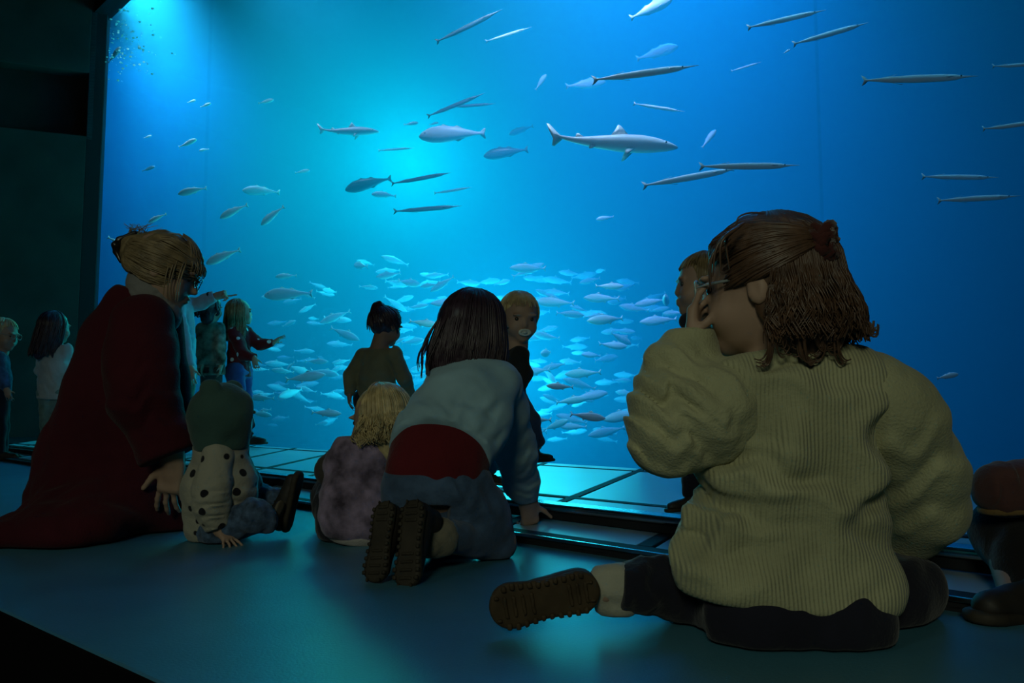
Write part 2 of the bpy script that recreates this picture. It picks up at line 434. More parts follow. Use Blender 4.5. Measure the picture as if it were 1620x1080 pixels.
class Field:
    def __init__(s): s.ops = []
    # --- shapes
    def cap(s, a, b, ra, rb=None, k=0.01, flat=None, op='u'):
        s.ops.append(('cap', A3(a), A3(b), float(ra), float(ra if rb is None else rb), k, flat, op)); return s
    def chain(s, pts, k=0.01, flat=None):
        for (a, ra), (b, rb) in zip(pts, pts[1:]): s.cap(a, b, ra, rb, k, flat)
        return s
    def ell(s, c, r, axes=None, k=0.01, op='u'):
        ax = np.eye(3, dtype=np.float32) if axes is None else np.array([A3(v) for v in axes])
        s.ops.append(('ell', A3(c), np.array(r, np.float32), ax, k, op)); return s
    def box(s, c, h, axes=None, rnd=0.01, k=0.005, op='u'):
        ax = np.eye(3, dtype=np.float32) if axes is None else np.array([A3(v) for v in axes])
        s.ops.append(('box', A3(c), np.array(h, np.float32), ax, rnd, k, op)); return s
    def cut(s, p, n, k=0.004, near=None, rad=None):
        n = A3(n); n = n / np.linalg.norm(n)
        s.ops.append(('cut', A3(p), n, k, None if near is None else A3(near), rad)); return s
    def warp(s, fn): s.ops.append(('warp', fn)); return s
    def fold(s, c, rad, direc, lam, amp, seed=0):
        c = A3(c); u = A3(direc); u = u / np.linalg.norm(u)
        rs = np.random.RandomState(seed); w = rs.normal(size=3).astype(np.float32); w2 = rs.normal(size=3).astype(np.float32)
        def fn(x, y, z):
            X, Y, Z = x - c[0], y - c[1], z - c[2]
            g = np.exp(-(X * X + Y * Y + Z * Z) / (rad * rad))
            ph = (X * u[0] + Y * u[1] + Z * u[2]) * (6.283 / lam)
            wa = 1.4 * np.sin((X * w[0] + Y * w[1] + Z * w[2]) * (2.2 / lam) + seed) + 0.8 * np.sin((X * w2[0] + Y * w2[1] + Z * w2[2]) * (4.1 / lam))
            return amp * g * (np.sin(ph + wa) + 0.35 * np.sin(2 * ph + 1.7 * wa))
        return s.warp(fn)
    def crumple(s, amp, scale, seed=0, squash=(1, 1, 1)):
        rs = np.random.RandomState(seed)
        ks = rs.normal(size=(6, 3)).astype(np.float32); ks /= np.linalg.norm(ks, axis=1)[:, None]
        ks *= (6.283 / scale) * np.array([1, 1, 1.5, 1.7, 2.3, 2.9], np.float32)[:, None] * np.array(squash, np.float32)
        ph = rs.uniform(0, 6.28, 12)
        def fn(x, y, z):
            o = 0
            for i in range(6):
                q = ks[i]; q2 = ks[(i + 2) % 6]
                o = o + np.sin(x * q[0] + y * q[1] + z * q[2] + ph[i] + 1.3 * np.sin(0.6 * (x * q2[0] + y * q2[1] + z * q2[2]) + ph[i + 6])) / (1 + 0.5 * i)
            return amp * o * 0.6
        return s.warp(fn)
    # --- evaluation
    def bounds(s):
        lo = np.full(3, 1e9); hi = -lo
        for p in s.ops:
            if p[0] == 'cap' and p[7] == 'u':
                for q, r in ((p[1], p[3]), (p[2], p[4])): lo = np.minimum(lo, q - r); hi = np.maximum(hi, q + r)
            elif p[0] in ('ell', 'box') and p[-1] == 'u':
                e = np.abs(p[3]).T @ p[2]; lo = np.minimum(lo, p[1] - e); hi = np.maximum(hi, p[1] + e)
        return lo, hi
    def build(s, name, m, root, vox=0.006, smooth=1):
        lo, hi = s.bounds(); pad = vox * 4
        lo = (lo - pad).astype(np.float32); shape = np.ceil((hi + pad - lo) / vox).astype(int) + 1
        d = np.full(tuple(shape), 1.0, np.float32)
        ax = [lo[i] + vox * np.arange(shape[i], dtype=np.float32) for i in range(3)]
        def sub(l, h):
            i0 = np.clip(np.floor((l - lo) / vox).astype(int), 0, shape); i1 = np.clip(np.ceil((h - lo) / vox).astype(int) + 1, 0, shape)
            sl = tuple(slice(a, b) for a, b in zip(i0, i1))
            return sl, ax[0][sl[0]][:, None, None], ax[1][sl[1]][None, :, None], ax[2][sl[2]][None, None, :]
        def merge(sl, n, k, op):
            o = d[sl]
            if o.size == 0: return
            if op == 'u':
                h = np.clip(0.5 + 0.5 * (o - n) / k, 0, 1); d[sl] = o * (1 - h) + n * h - k * h * (1 - h)
            else:
                n = -n
                h = np.clip(0.5 - 0.5 * (o - n) / k, 0, 1); d[sl] = o * (1 - h) + n * h + k * h * (1 - h)
        for p in s.ops:
            if p[0] == 'cap':
                _, a, b, ra, rb, k, flat, op = p
                mg = k + 3 * vox + max(ra, rb)
                sl, x, y, z = sub(np.minimum(a, b) - mg, np.maximum(a, b) + mg)
                X, Y, Z = x - a[0], y - a[1], z - a[2]; ab = (b - a).copy()
                if flat is not None:
                    e = A3(flat[0]); e = e / np.linalg.norm(e); g = 1 / flat[1] - 1
                    q = (X * e[0] + Y * e[1] + Z * e[2]) * g; X, Y, Z = X + e[0] * q, Y + e[1] * q, Z + e[2] * q
                    ab = ab + e * (ab @ e) * g
                L = float(ab @ ab) + 1e-9
                t = np.clip((X * ab[0] + Y * ab[1] + Z * ab[2]) / L, 0, 1)
                n = np.sqrt((X - ab[0] * t) ** 2 + (Y - ab[1] * t) ** 2 + (Z - ab[2] * t) ** 2) - (ra + (rb - ra) * t)
                merge(sl, n, k, op)
            elif p[0] == 'ell':
                _, c, r, M, k, op = p
                e = np.abs(M).T @ r + k + 3 * vox
                sl, x, y, z = sub(c - e, c + e); X, Y, Z = x - c[0], y - c[1], z - c[2]
                l = [X * M[i][0] + Y * M[i][1] + Z * M[i][2] for i in range(3)]
                k0 = np.sqrt(sum((l[i] / r[i]) ** 2 for i in range(3))); k1 = np.sqrt(sum((l[i] / r[i] ** 2) ** 2 for i in range(3))) + 1e-6
                merge(sl, k0 * (k0 - 1) / k1, k, op)
            elif p[0] == 'box':
                _, c, h, M, rn, k, op = p
                e = np.abs(M).T @ h + k + 3 * vox
                sl, x, y, z = sub(c - e, c + e); X, Y, Z = x - c[0], y - c[1], z - c[2]
                l = [np.abs(X * M[i][0] + Y * M[i][1] + Z * M[i][2]) - (h[i] - rn) for i in range(3)]
                n = np.sqrt(sum(np.maximum(q, 0) ** 2 for q in l)) + np.minimum(np.maximum(np.maximum(l[0], l[1]), l[2]), 0) - rn
                merge(sl, n, k, op)
            elif p[0] == 'cut':
                _, q, nn, k, near, rad = p
                if near is None: sl = (slice(None),) * 3; x, y, z = ax[0][:, None, None], ax[1][None, :, None], ax[2][None, None, :]
                else: sl, x, y, z = sub(near - rad, near + rad)
                n = (x - q[0]) * nn[0] + (y - q[1]) * nn[1] + (z - q[2]) * nn[2]
                o = d[sl]; h = np.clip(0.5 - 0.5 * (o - n) / k, 0, 1); d[sl] = o * (1 - h) + n * h + k * h * (1 - h)
            else:
                d += p[1](ax[0][:, None, None], ax[1][None, :, None], ax[2][None, None, :]).astype(np.float32)
        d[0] = d[-1] = 1; d[:, 0] = d[:, -1] = 1; d[:, :, 0] = d[:, :, -1] = 1
        V, F = nets(d, lo, vox)
        if smooth: V = relax(V, F, smooth)
        return np_mesh(name, V, F, m, root)

# ------------------------------------------------------------------ tubes (hair locks, laces)
def tubes(name, paths, m, root, sides=5):
    """paths: list of (points, radius at root, radius at tip); all in one mesh"""
    VV, FF = [], []; base = 0
    for pts, r0, r1 in paths:
        P_ = np.array([A3(p) for p in pts]); n = len(P_)
        tg = np.gradient(P_, axis=0); tg /= np.linalg.norm(tg, axis=1)[:, None] + 1e-9
        up = np.array((0.31, 0.2, 0.93)); 
        s = np.cross(tg, up); s /= np.linalg.norm(s, axis=1)[:, None] + 1e-6
        u = np.cross(s, tg)
        tt = np.linspace(0, 1, n)
        rad = (r0 + (r1 - r0) * tt) * np.minimum(1, 0.35 + 4 * tt)
        an = np.arange(sides) * 2 * math.pi / sides
        ring = P_[:, None, :] + rad[:, None, None] * (np.cos(an)[None, :, None] * s[:, None, :] + np.sin(an)[None, :, None] * u[:, None, :])
        VV.append(ring.reshape(-1, 3))
        for i in range(n - 1):
            for j in range(sides):
                a = base + i * sides + j; b = base + i * sides + (j + 1) % sides
                FF.append((a, b, b + sides, a + sides))
        base += n * sides
    return np_mesh(name, np.concatenate(VV), np.array(FF), m, root)

def smooth_path(ctrl, n):
    """Catmull-Rom through the control points"""
    c = [Vector(p) for p in ctrl]; c = [c[0] * 2 - c[1]] + c + [c[-1] * 2 - c[-2]]
    out = []; seg = len(c) - 3
    for i in range(n):
        t = i / (n - 1) * seg; k = min(int(t), seg - 1); t -= k
        p0, p1, p2, p3 = c[k:k + 4]
        out.append(0.5 * ((2 * p1) + (p2 - p0) * t + (2 * p0 - 5 * p1 + 4 * p2 - p3) * t * t + (3 * p1 - p0 - 3 * p2 + p3) * t ** 3))
    return out

# ------------------------------------------------------------------ heads, hands, shoes, hair
class Head:
    def __init__(s, c, h, fwd, up=(0, 0, 1)):
        s.c = Vector(c); s.h = h
        s.f = Vector(fwd).normalized(); u = Vector(up)
        s.r = s.f.cross(u).normalized(); s.u = s.r.cross(s.f).normalized()
        s.axes = (s.r, s.f, s.u)
    def p(s, x, y, z): return s.c + (s.r * x + s.f * y + s.u * z) * s.h
    def sculpt(s, F, neck_to=None, neck_r=0.2, adult=False, ears=True):
        h, ax = s.h, s.axes
        def E(c, r, k=0.05, op='u'): F.ell(s.p(*c), [q * h for q in r], ax, k * h, op)
        E((0, -.07, .12), (.36, .43, .37)); E((0, .10, -.10), (.30, .29, .36), .08)
        E((0, .16, -.29), (.20, .20, .16), .08); E((0, .29, -.39), (.09, .08, .08), .08)
        for q in (-1, 1):
            E((q * .16, .24, -.18), (.13, .12, .13), .07)
            E((q * .15, .395, .00), (.06, .05, .036), .04, 's')
            E((q * .15, .36, .085), (.11, .05, .03), .05)
            if ears:
                E((q * .35, -.04, -.05), (.04, .08, .12), .02); E((q * .392, -.02, -.06), (.018, .035, .05), .02, 's')
        F.cap(s.p(0, .37, .0), s.p(0, .388 + .042 * adult, -.115), .036 * h, .056 * h, .04 * h)
        E((0, .385, -.235), (.10, .05, .025), .02); E((0, .375, -.285), (.085, .05, .03), .02); E((0, .44, -.258), (.09, .03, .008), .012, 's')
        nt = neck_to if neck_to is not None else s.p(0, -.12, -.75)
        F.cap(s.p(0, -.06, -.22), nt, neck_r * h, neck_r * h * 1.15, .06 * h)
    def eyes(s, root, skin, vox=0.003):
        for q in (-1, 1):
            F = Field().ell(s.p(q * .15, .331, .00), [.042 * s.h] * 3, s.axes)
            e = F.build('eye', M_EYE, root, s.h * .016, 0)

def hand(F, wrist, d, nrm, size, curls, spread=0.10, thumb=1, thumb_dir=None, k=0.004, fr=None):
    """palm and five bent fingers. d: palm direction, nrm: out of the palm's inner side, curls: bend (deg) of the four fingers"""
    d = Vector(d).normalized(); nrm = Vector(nrm); nrm = (nrm - d * nrm.dot(d)).normalized(); side = d.cross(nrm).normalized() * thumb   # thumb side
    w = Vector(wrist); pl = size * 0.48
    fr = fr or size * 0.047
    F.box(w + d * (pl * .52), (size * .20, pl * .52, size * .075), (side, d, nrm), size * .07, k * 2)
    F.cap(w - d * (size * .06), w + d * (size * .2), size * .14, size * .15, k * 2, (nrm, .75))
    lens = (.42, .47, .43, .34)
    for i in range(4):
        o = 1.5 - i
        b = w + d * (pl * (.95 - .03 * abs(o - .5))) + side * (size * .105 * o)
        dd = (d + side * (spread * o)).normalized(); cur = curls[i]; ang = 0.0
        p = b - dd * (size * .06); r = fr * (0.92 if i == 3 else 1.0)
        for j, fl in enumerate((.44, .31, .25)):
            ang += R(cur) * (0.8, 1.0, 0.7)[j]
            q = p + (dd * math.cos(ang) + nrm * math.sin(ang)) * (size * lens[i] * fl + (size * .06 if j == 0 else 0))
            F.cap(p, q, r, r * .92, k); p = q; r *= .92
    td = Vector(thumb_dir).normalized() if thumb_dir is not None else (d * .75 + side * .75 + nrm * .35).normalized()
    a = w + d * (pl * .22) + side * (size * .13)
    b = a + td * (size * .24); c = b + (td + d * .35).normalized() * (size * .22)
    F.cap(a, b, fr * 1.35, fr * 1.1, k * 2); F.cap(b, c, fr * 1.1, fr * .9, k)

def shoe(name, heel, toe, up, length, root, m_up, m_sole, vox=0.005, shaft=0.0, lace=False, wf=1.0, tread=False):
    """a shoe with sole; heel and toe are points on the sole, up is out of the sole"""
    heel, toe = Vector(heel), Vector(toe); L = (toe - heel).normalized(); up = Vector(up); up = (up - L * up.dot(L)).normalized(); S = L.cross(up)
    l = length; h = heel
    F = Field()
    F.cap(h + L * (.14 * l) + up * (.17 * l), h + L * (.80 * l) + up * (.12 * l), .155 * l * wf, .13 * l * wf, .04 * l, None)
    F.cap(h + L * (.30 * l) + up * (.24 * l), h + L * (.66 * l) + up * (.14 * l), .12 * l, .11 * l, .06 * l)
    F.cap(h + L * (.17 * l) + up * (.2 * l), h + L * (.16 * l) + up * ((.38 + shaft) * l), .14 * l, .15 * l, .06 * l)
    F.cut(h + up * (.06 * l), -up, .004)
    F.cut(h + up * ((.36 + shaft) * l), up, .004)
    F.crumple(.006 * l, .35 * l, 3)
    o = F.build(name, m_up, root, vox)
    G_ = Field()
    G_.cap(h + L * (.15 * l) + up * (.05 * l), h + L * (.5 * l) + up * (.05 * l), .165 * l * wf, .145 * l * wf, .03 * l)
    G_.cap(h + L * (.5 * l) + up * (.05 * l), h + L * (.82 * l) + up * (.05 * l), .145 * l * wf, .18 * l * wf, .03 * l)
    G_.cut(h + up * (.10 * l), up, .003); G_.cut(h + up * 0.0, -up, .003)
    so = G_.build('sole', m_sole, root, vox); so.parent = o; so.location = (0, 0, 0)
    if tread:                                             # lugs set round the rim and bars across the ball and the heel
        K = Field(); n = 30
        def half(x): return float(np.interp(x, (0, .15, .5, .82, 1), (0, .165, .145, .18, 0))) * l * wf
        rim = [(x, q) for x in np.linspace(.02, .97, 12) for q in (-1, 1)]
        for x, q in rim:
            e = math.sqrt(max(0.0, 1 - max(0, (x - .82) / .18, (.15 - x) / .15) ** 2)); w_ = (half(x) if .15 < x < .82 else (.165 if x < .15 else .18) * l * wf * e)
            K.box(h + L * (x * l) + S * (q * w_ * .85), (l * .027, max(l * .014, w_ * .16), .0042), (L, S, up), .002, .001)
        for x in (.08, .16, .24, .62, .71, .80, .89):
            K.box(h + L * (x * l), (l * .020, l * .085 * wf, .003), (L, S, up), .0015, .001)
        o2 = K.build('tread', m_sole, root, max(.0026, vox * .6), 0); o2.parent = o
    if lace:
        ps = []
        for i in range(4):
            c = h + L * ((.36 + .08 * i) * l) + up * ((.36 - .045 * i) * l)
            ps.append(([c - S * (.08 * l), c + up * (.015 * l), c + S * (.08 * l)], .012 * l, .012 * l))
        lc_ = tubes('laces', ps, M_LACE, root); lc_.parent = o
    return o

def hair_down(H, n, zend, seed, part=(0, -.05), face=60, wav=0.02, r=(0.0035, 0.0015), vol=1.06, flare=0.05, back_len=None, equator=-.02, wlen=3.0, curl=0.0, down=Vector((0, 0, -1))):
    """locks that run from the crown over the skull and then hang"""
    rs = random.Random(seed); out = []; h = H.h
    for i in range(n):
        if i % 6 == 0: a0, cl, cp, cp2, cv = rs.uniform(face, 360 - face), rs.uniform(.84, 1.06), rs.uniform(0, 6.28), rs.uniform(0, 6.28), rs.uniform(.98, 1.05)
        a = R(min(360 - face, max(face, a0 + rs.gauss(0, 3.2))))   # azimuth, 0 is the face; six strands to a lock
        sx, sy = math.sin(a), math.cos(a)
        v = vol * cv * rs.uniform(.985, 1.015); pts = []
        for t in np.linspace(rs.uniform(.0, .12), 1, 7):
            th = t * math.pi / 2
            pts.append(H.p(.385 * v * sx * math.sin(th), -.07 + .455 * v * sy * math.sin(th), .10 + .41 * v * math.cos(th) + (equator) * t))
        end = zend * cl * rs.uniform(.95, 1.03) * h
        last = pts[-1]; out_dir = (H.r * sx + H.f * sy); ph = cp + rs.gauss(0, .25); ph2 = cp2 + rs.gauss(0, .25)
        m = 8
        for j in range(1, m + 1):
            t = j / m
            q = last + down * (end * t) + out_dir * (h * flare * math.sin(t * 2.2)) 
            q = q + H.r * (wav * h * math.sin(ph + wlen * 2 * t) * t) + H.f * (wav * h * math.cos(ph2 + wlen * 2 * t) * t) - out_dir * (curl * h * t * t)
            pts.append(q)
        out.append((pts, r[0] * rs.uniform(.7, 1.2), r[1]))
    return out

def skull_hair(H, vol=1.0, zlow=-.25, front=.33):
    """solid under-hair that closes the skull"""
    F = Field(); h = H.h
    F.ell(H.p(0, -.075, .105), [.378 * h * vol, .448 * h * vol, .398 * h * vol], H.axes)
    F.cap(H.p(0, -.22, .0), H.p(0, -.20, zlow), .30 * h * vol, .24 * h * vol, .06 * h)
    return F

def person(px, py, d, label, name='person', group=None, z=None):
    b = P(px, py, d)
    if z is not None: b.z = z
    return empty(name, b, label, 'person', group)
# ------------------------------------------------------------------ people: materials
def cloth(name, c, **k):
    a = dict(rough=0.92, noise=0.16, scale=9, bump=0.35, bscale=160, spec=0.12, sheen=0.15); a.update(k)
    return mat(name, c, **a)
M_EYE = mat('eye', (0.03, 0.025, 0.02), rough=0.15, spec=0.6)
M_LACE = cloth('lace', (0.05, 0.05, 0.05))
M_SKIN = mat('skin', (0.36, 0.235, 0.175), rough=0.55, noise=0.06, scale=20, spec=0.35)
M_SKIN_T = mat('tan_skin', (0.27, 0.16, 0.11), rough=0.55, noise=0.06, scale=20, spec=0.35)
def hair_mat(name, c, rough=0.42):
    m = mat(name, c, rough=rough, noise=0.35, scale=45, spec=0.5); return m
H_BROWN = hair_mat('brown_hair', (0.085, 0.045, 0.026))
H_DARK = hair_mat('dark_hair', (0.032, 0.018, 0.030), 0.36)
H_BLOND = hair_mat('blond_hair', (0.50, 0.39, 0.20))
H_ASH = hair_mat('ash_hair', (0.22, 0.16, 0.085))
JEANS = cloth('denim', (0.055, 0.095, 0.17), noise=0.3, scale=25)
NAVY = cloth('dark_trousers', (0.014, 0.014, 0.024))
BOOT = mat('boot_leather', (0.022, 0.018, 0.015), rough=0.6, noise=0.3, scale=20, spec=0.4)
SOLE = mat('boot_sole', (0.035, 0.028, 0.02), rough=0.7, noise=0.3, scale=20)

def dots_mat(name, base, dot, scale, thr):
    m = cloth(name, base); nt = m.node_tree; b = nt.nodes['Principled BSDF']
    tc = nt.nodes.new('ShaderNodeTexCoord'); v = nt.nodes.new('ShaderNodeTexVoronoi'); v.inputs['Scale'].default_value = scale
    v.inputs['Randomness'].default_value = 0.7
    nt.links.new(tc.outputs['Object'], v.inputs['Vector'])
    r = nt.nodes.new('ShaderNodeValToRGB'); r.color_ramp.elements[0].position = thr; r.color_ramp.elements[1].position = thr + 0.04
    r.color_ramp.elements[0].color = (*dot, 1); r.color_ramp.elements[1].color = (*base, 1)
    nt.links.new(v.outputs['Distance'], r.inputs['Fac']); nt.links.new(r.outputs['Color'], b.inputs['Base Color'])
    return m

def rib_mat(name, c, pitch):
    m = cloth(name, c, bump=0); nt = m.node_tree; b = nt.nodes['Principled BSDF']
    tc = nt.nodes.new('ShaderNodeTexCoord'); mp = nt.nodes.new('ShaderNodeMapping'); wv = nt.nodes.new('ShaderNodeTexWave')
    wv.wave_type = 'BANDS'; wv.bands_direction = 'X'
    wv.inputs['Scale'].default_value = 0.52 / pitch          # one band every pitch metres
    wv.inputs['Distortion'].default_value = 1.6; wv.inputs['Detail'].default_value = 2; wv.inputs['Detail Scale'].default_value = 1.6
    mp.inputs['Scale'].default_value = (1, 0.12, 0.08)
    nt.links.new(tc.outputs['Object'], mp.inputs[0]); nt.links.new(mp.outputs[0], wv.inputs['Vector'])
    bp = nt.nodes.new('ShaderNodeBump'); bp.inputs['Strength'].default_value = 0.5; bp.inputs['Distance'].default_value = 0.0032
    nt.links.new(wv.outputs['Fac'], bp.inputs['Height'])
    n = nt.nodes.new('ShaderNodeTexNoise'); n.inputs['Scale'].default_value = 260; nt.links.new(tc.outputs['Object'], n.inputs['Vector'])
    b2 = nt.nodes.new('ShaderNodeBump'); b2.inputs['Strength'].default_value = 0.3; b2.inputs['Distance'].default_value = 0.003
    nt.links.new(n.outputs['Fac'], b2.inputs['Height']); nt.links.new(bp.outputs['Normal'], b2.inputs['Normal']); nt.links.new(b2.outputs['Normal'], b.inputs['Normal'])
    return m

YAX = Vector((0, 1, 0)); XAX = Vector((1, 0, 0))

# ------------------------------------------------------------------ seated girl in the ribbed sweater
def girl_ribbed():
    D = 1.18
    J = lambda x, y, dz=0.0: P(x, y, D + dz)
    m = lambda r: r * D / FPX
    root = person(1250, 1010, D, 'girl in ribbed beige sweater sitting on the floor with half-tied brown hair', z=0.0)
    H = Head(J(1208, 455, .03), .205, (-.86, .5, -.06))
    B = Field(); H.sculpt(B, J(1245, 590, .02), .21)
    B.chain([(J(1250, 950), m(95)), (J(1258, 720), m(80)), (J(1262, 610), m(72))], .02, (YAX, .75))
    B.cap(J(1190, 610), J(1350, 605), m(40), None, .02)
    B.chain([(J(1165, 612), m(38)), (J(1060, 690, -.01), m(34)), (J(1100, 560, .045), m(22)), (J(1098, 542, .036), m(19))], .01)
    B.chain([(J(1385, 612), m(38)), (J(1488, 745, .02), m(34)), (J(1440, 860, .12), m(24))], .01)
    hand(B, J(1097, 546, .035), (.08, .06, 1), (.86, -.40, 0), .118, (24, 52, 68, 76), .16, -1, (.72, -.35, .62), .003)
    hand(B, J(1440, 868, .13), (-.2, .8, -.55), (.1, -.4, -.9), .12, (15, 15, 15, 15), .1, 1)
    B.chain([(J(1200, 975), m(48)), (J(1130, 955, .10), m(36)), (J(985, 928, .02), m(26)), (J(955, 932, .0), m(24))], .01)
    B.chain([(J(1320, 970), m(48)), (J(1450, 930, .08), m(36))], .01)
    B.build('body', M_SKIN, root, .0038, 1)
    H.eyes(root, M_SKIN)
    beige = (0.37, 0.36, 0.22)
    m_rib = rib_mat('ribbed_knit', beige, .0092); m_knit = cloth('plain_knit', beige, bump=.5, bscale=240)
    S = Field()
    S.chain([(J(1250, 905, -.01), m(150)), (J(1252, 760), m(136)), (J(1258, 660), m(122))], .05, (YAX, .68))
    S.cap(J(1185, 618), J(1352, 612), m(62), None, .06)
    S.cap(J(1240, 590, .01), J(1245, 560, .02), m(66), m(56), .03)
    S.ell(J(1122, 880, .01), (m(56), m(70), m(60)), None, .06)
    S.ell(J(1362, 925, -.01), (m(54), m(90), m(66)), None, .05)
    S.ell(J(1235, 925, -.05), (m(150), m(70), m(80)), None, .06)
    S.fold(J(1215, 735, -.09), .15, (.38, 0, 1), .125, .014, 2)
    S.fold(J(1385, 740, -.07), .12, (1, 0, -.25), .11, .011, 5)
    S.fold(J(1120, 790, -.05), .10, (.3, 0, 1), .09, .010, 8)
    S.crumple(.005, .26, 4)
    S.cut(J(1248, 966, -.09), (-.09, .06, -1), .010)
    S.cut(J(1243, 556, .02), (-.1, .1, 1), .006)
    S.build('sweater', m_rib, root, .0048, 2)
    L = Field()
    L.chain([(J(1175, 622), m(62)), (J(1118, 655, -.015), m(70)), (J(1062, 682, -.01), m(60)), (J(1052, 655, .01), m(50))], .04)
    L.chain([(J(1058, 660, .0), m(55)), (J(1068, 590, .03), m(52)), (J(1097, 545, .045), m(34)), (J(1099, 512, .035), m(25))], .03)
    L.fold(J(1050, 640, -.03), .075, (.45, 0, 1), .040, .0095, 3); L.fold(J(1110, 640, -.05), .06, (1, 0, .7), .05, .007, 6)
    L.crumple(.003, .12, 9)
    L.cut(J(1099, 519, .035), (0, 0, 1), .004, J(1099, 510, .035), .06)
    L.build('sleeve', m_knit, root, .0042, 2)
    Rr = Field()
    Rr.chain([(J(1372, 622), m(66)), (J(1418, 660, .0), m(64)), (J(1458, 740, .02), m(58)), (J(1462, 800, .05), m(58)), (J(1440, 850, .10), m(46))], .04)
    Rr.fold(J(1460, 760, -.04), .10, (-.5, 0, 1), .07, .006, 3); Rr.crumple(.0035, .16, 19)
    Rr.cut(J(1440, 872, .12), (-.2, .5, -.8), .006, J(1440, 872, .12), .08)
    Rr.build('sleeve', m_knit, root, .005, 2)
    Tt = Field()
    Tt.cap(J(1190, 975, -.055), J(1335, 985, -.055), m(76), None, .04); Tt.cap(J(1195, 960, .03), J(1325, 960, .03), m(80), None, .04)
    Tt.chain([(J(1190, 975, .02), m(66)), (J(1110, 945, .05), m(52)), (J(1040, 925, .03), m(42)), (J(985, 925, .0), m(38))], .03)
    Tt.chain([(J(1310, 975, .02), m(66)), (J(1400, 945, .05), m(64)), (J(1446, 930, .07), m(50))], .03)
    Tt.cap(J(1446, 930, .07), J(1340, 920, .25), m(46), m(36), .03)
    Tt.cap(J(1120, 940, .08), J(1190, 900, .28), m(44), m(36), .03)
    Tt.crumple(.0035, .10, 7); Tt.fold(J(1030, 925, -.02), .06, (1, 0, .2), .04, .004, 2)
    Tt.cut(Vector((0, 0, 0.003)), (0, 0, -1), .004)
    Tt.cut(J(978, 925), (-1, -.2, .1), .004, J(980, 925), .06)
    Tt.build('trousers', NAVY, root, .005, 1)
    SK = Field(); SK.chain([(J(1000, 926, .0), m(26)), (J(945, 932, .0), m(24))], .01)
    for i in range(3): SK.cap(J(950 + 16 * i, 912, -.0), J(956 + 16 * i, 955, .0), m(18 + 2 * i), None, .004)
    SK.crumple(.002, .05, 3); SK.build('sock', cloth('grey_sock', (.34, .33, .27)), root, .004, 1)
    # boot, its tread towards us
    h_, t_ = J(940, 934, -.035), J(800, 962, -.045)
    m_sole = mat('brown_sole', (.055, .036, .018), rough=.75, noise=.3, scale=30)
    shoe('boot', h_, t_, (.05, 1, .12), (t_ - h_).length * 1.12, root, mat('brown_boot', (.05, .034, .02), rough=.7, noise=.3, scale=25), m_sole, .0042, 0, False, 1.32, True)
    # glasses
    Gs = []
    def ring(cx):
        return [H.p(cx + .105 * math.cos(a), .445 - .03 * abs(cx) - .02 * abs(math.cos(a)), .0 + .085 * math.sin(a)) for a in np.linspace(0, 2 * math.pi, 22)]
    for q in (-1, 1):
        Gs.append((ring(q * .15), .0022, .0022)); Gs.append(([H.p(q * .255, .42, .02), H.p(q * .34, .30, .02), H.p(q * .385, .0, .03)], .002, .002))
    Gs.append(([H.p(-.05, .46, .02), H.p(.05, .46, .02)], .002, .002))
    tubes('glasses', Gs, mat('pale_glasses_frame', (.35, .4, .4), rough=.3, spec=.6), root, 6)
    # hair: gathered at the back of the head, the rest hanging to the shoulders in loose curls
    sh = skull_hair(H, .99, -.30)
    sh.chain([(H.p(-.10, -.18, .0), .26 * .205), (H.p(-.10, -.20, -.25), .24 * .205), (H.p(-.1, -.22, -.42), .19 * .205)], .02)
    sh.cap(H.p(.1, -.22, .0), H.p(.1, -.24, -.42), .25 * .205, .2 * .205, .02)
    sh.cut(H.p(-.1, .22, .2), H.f * .85 + H.u * -.45, .01)
    sh.crumple(.004, .06, 2, (1, 1, .25))
    shell = sh.build('hair', H_BROWN, root, .0045, 1)
    sc = J(1297, 386, -.035)
    rs = random.Random(11); pp = []
    for i in range(640):                                   # drawn back from the hairline to the scrunchie
        a = R(rs.uniform(-105, 75)); e = rs.uniform(.05, .5) if abs(a) < 1.0 else rs.uniform(-.52, .45)
        if abs(a) < .4: e = rs.uniform(.3, .5)
        st = H.p(.39 * math.sin(a) * math.cos(e * .8), .02 + .34 * math.cos(a), .06 + .36 * e + .10)
        mid = [st]
        for t in (.25, .5, .75):
            v = (st - H.p(0, -.07, .1)) * (1 - t) + (sc - H.p(0, -.07, .1)) * t
            loc = Vector((v.dot(H.r) / .395, v.dot(H.f) / .455, v.dot(H.u) / .41)) / H.h
            s_ = (1.04 + rs.uniform(0, .05)) / max(loc.length, .2)
            mid.append(H.p(0, -.07, .1) + v * s_)
        pp.append((smooth_path(mid + [sc + Vector([rs.uniform(-.01, .01) for _ in range(3)])], 12), .0021 * rs.uniform(.6, 1.4), .0014))
    for (pxa, pya, d_, lx) in ((1135, 378, -.06, -12), (1128, 392, -.03, -8), (1142, 372, -.07, -6), (1124, 400, .0, -4), (1150, 366, -.05, 0)):   # fringe beside the face
        pp.append((smooth_path([J(pxa + 28, pya - 14, d_), J(pxa, pya + 10, d_ - .01), J(pxa + lx + 4, pya + 60, d_ - .01)], 9), .0035, .001))
    pp.append((smooth_path([J(1230, 345, .0), J(1195, 336, .0), J(1170, 342, .0), J(1166, 356, .0), J(1180, 352, 0)], 14), .0016, .001))
    pp += [(p_, a * 1.15, b) for p_, a, b in hair_down(H, 1080, .50, 5, face=100, wav=.06, r=(.0017, .0009), vol=1.03, flare=.07, wlen=2.9, curl=-.03)]
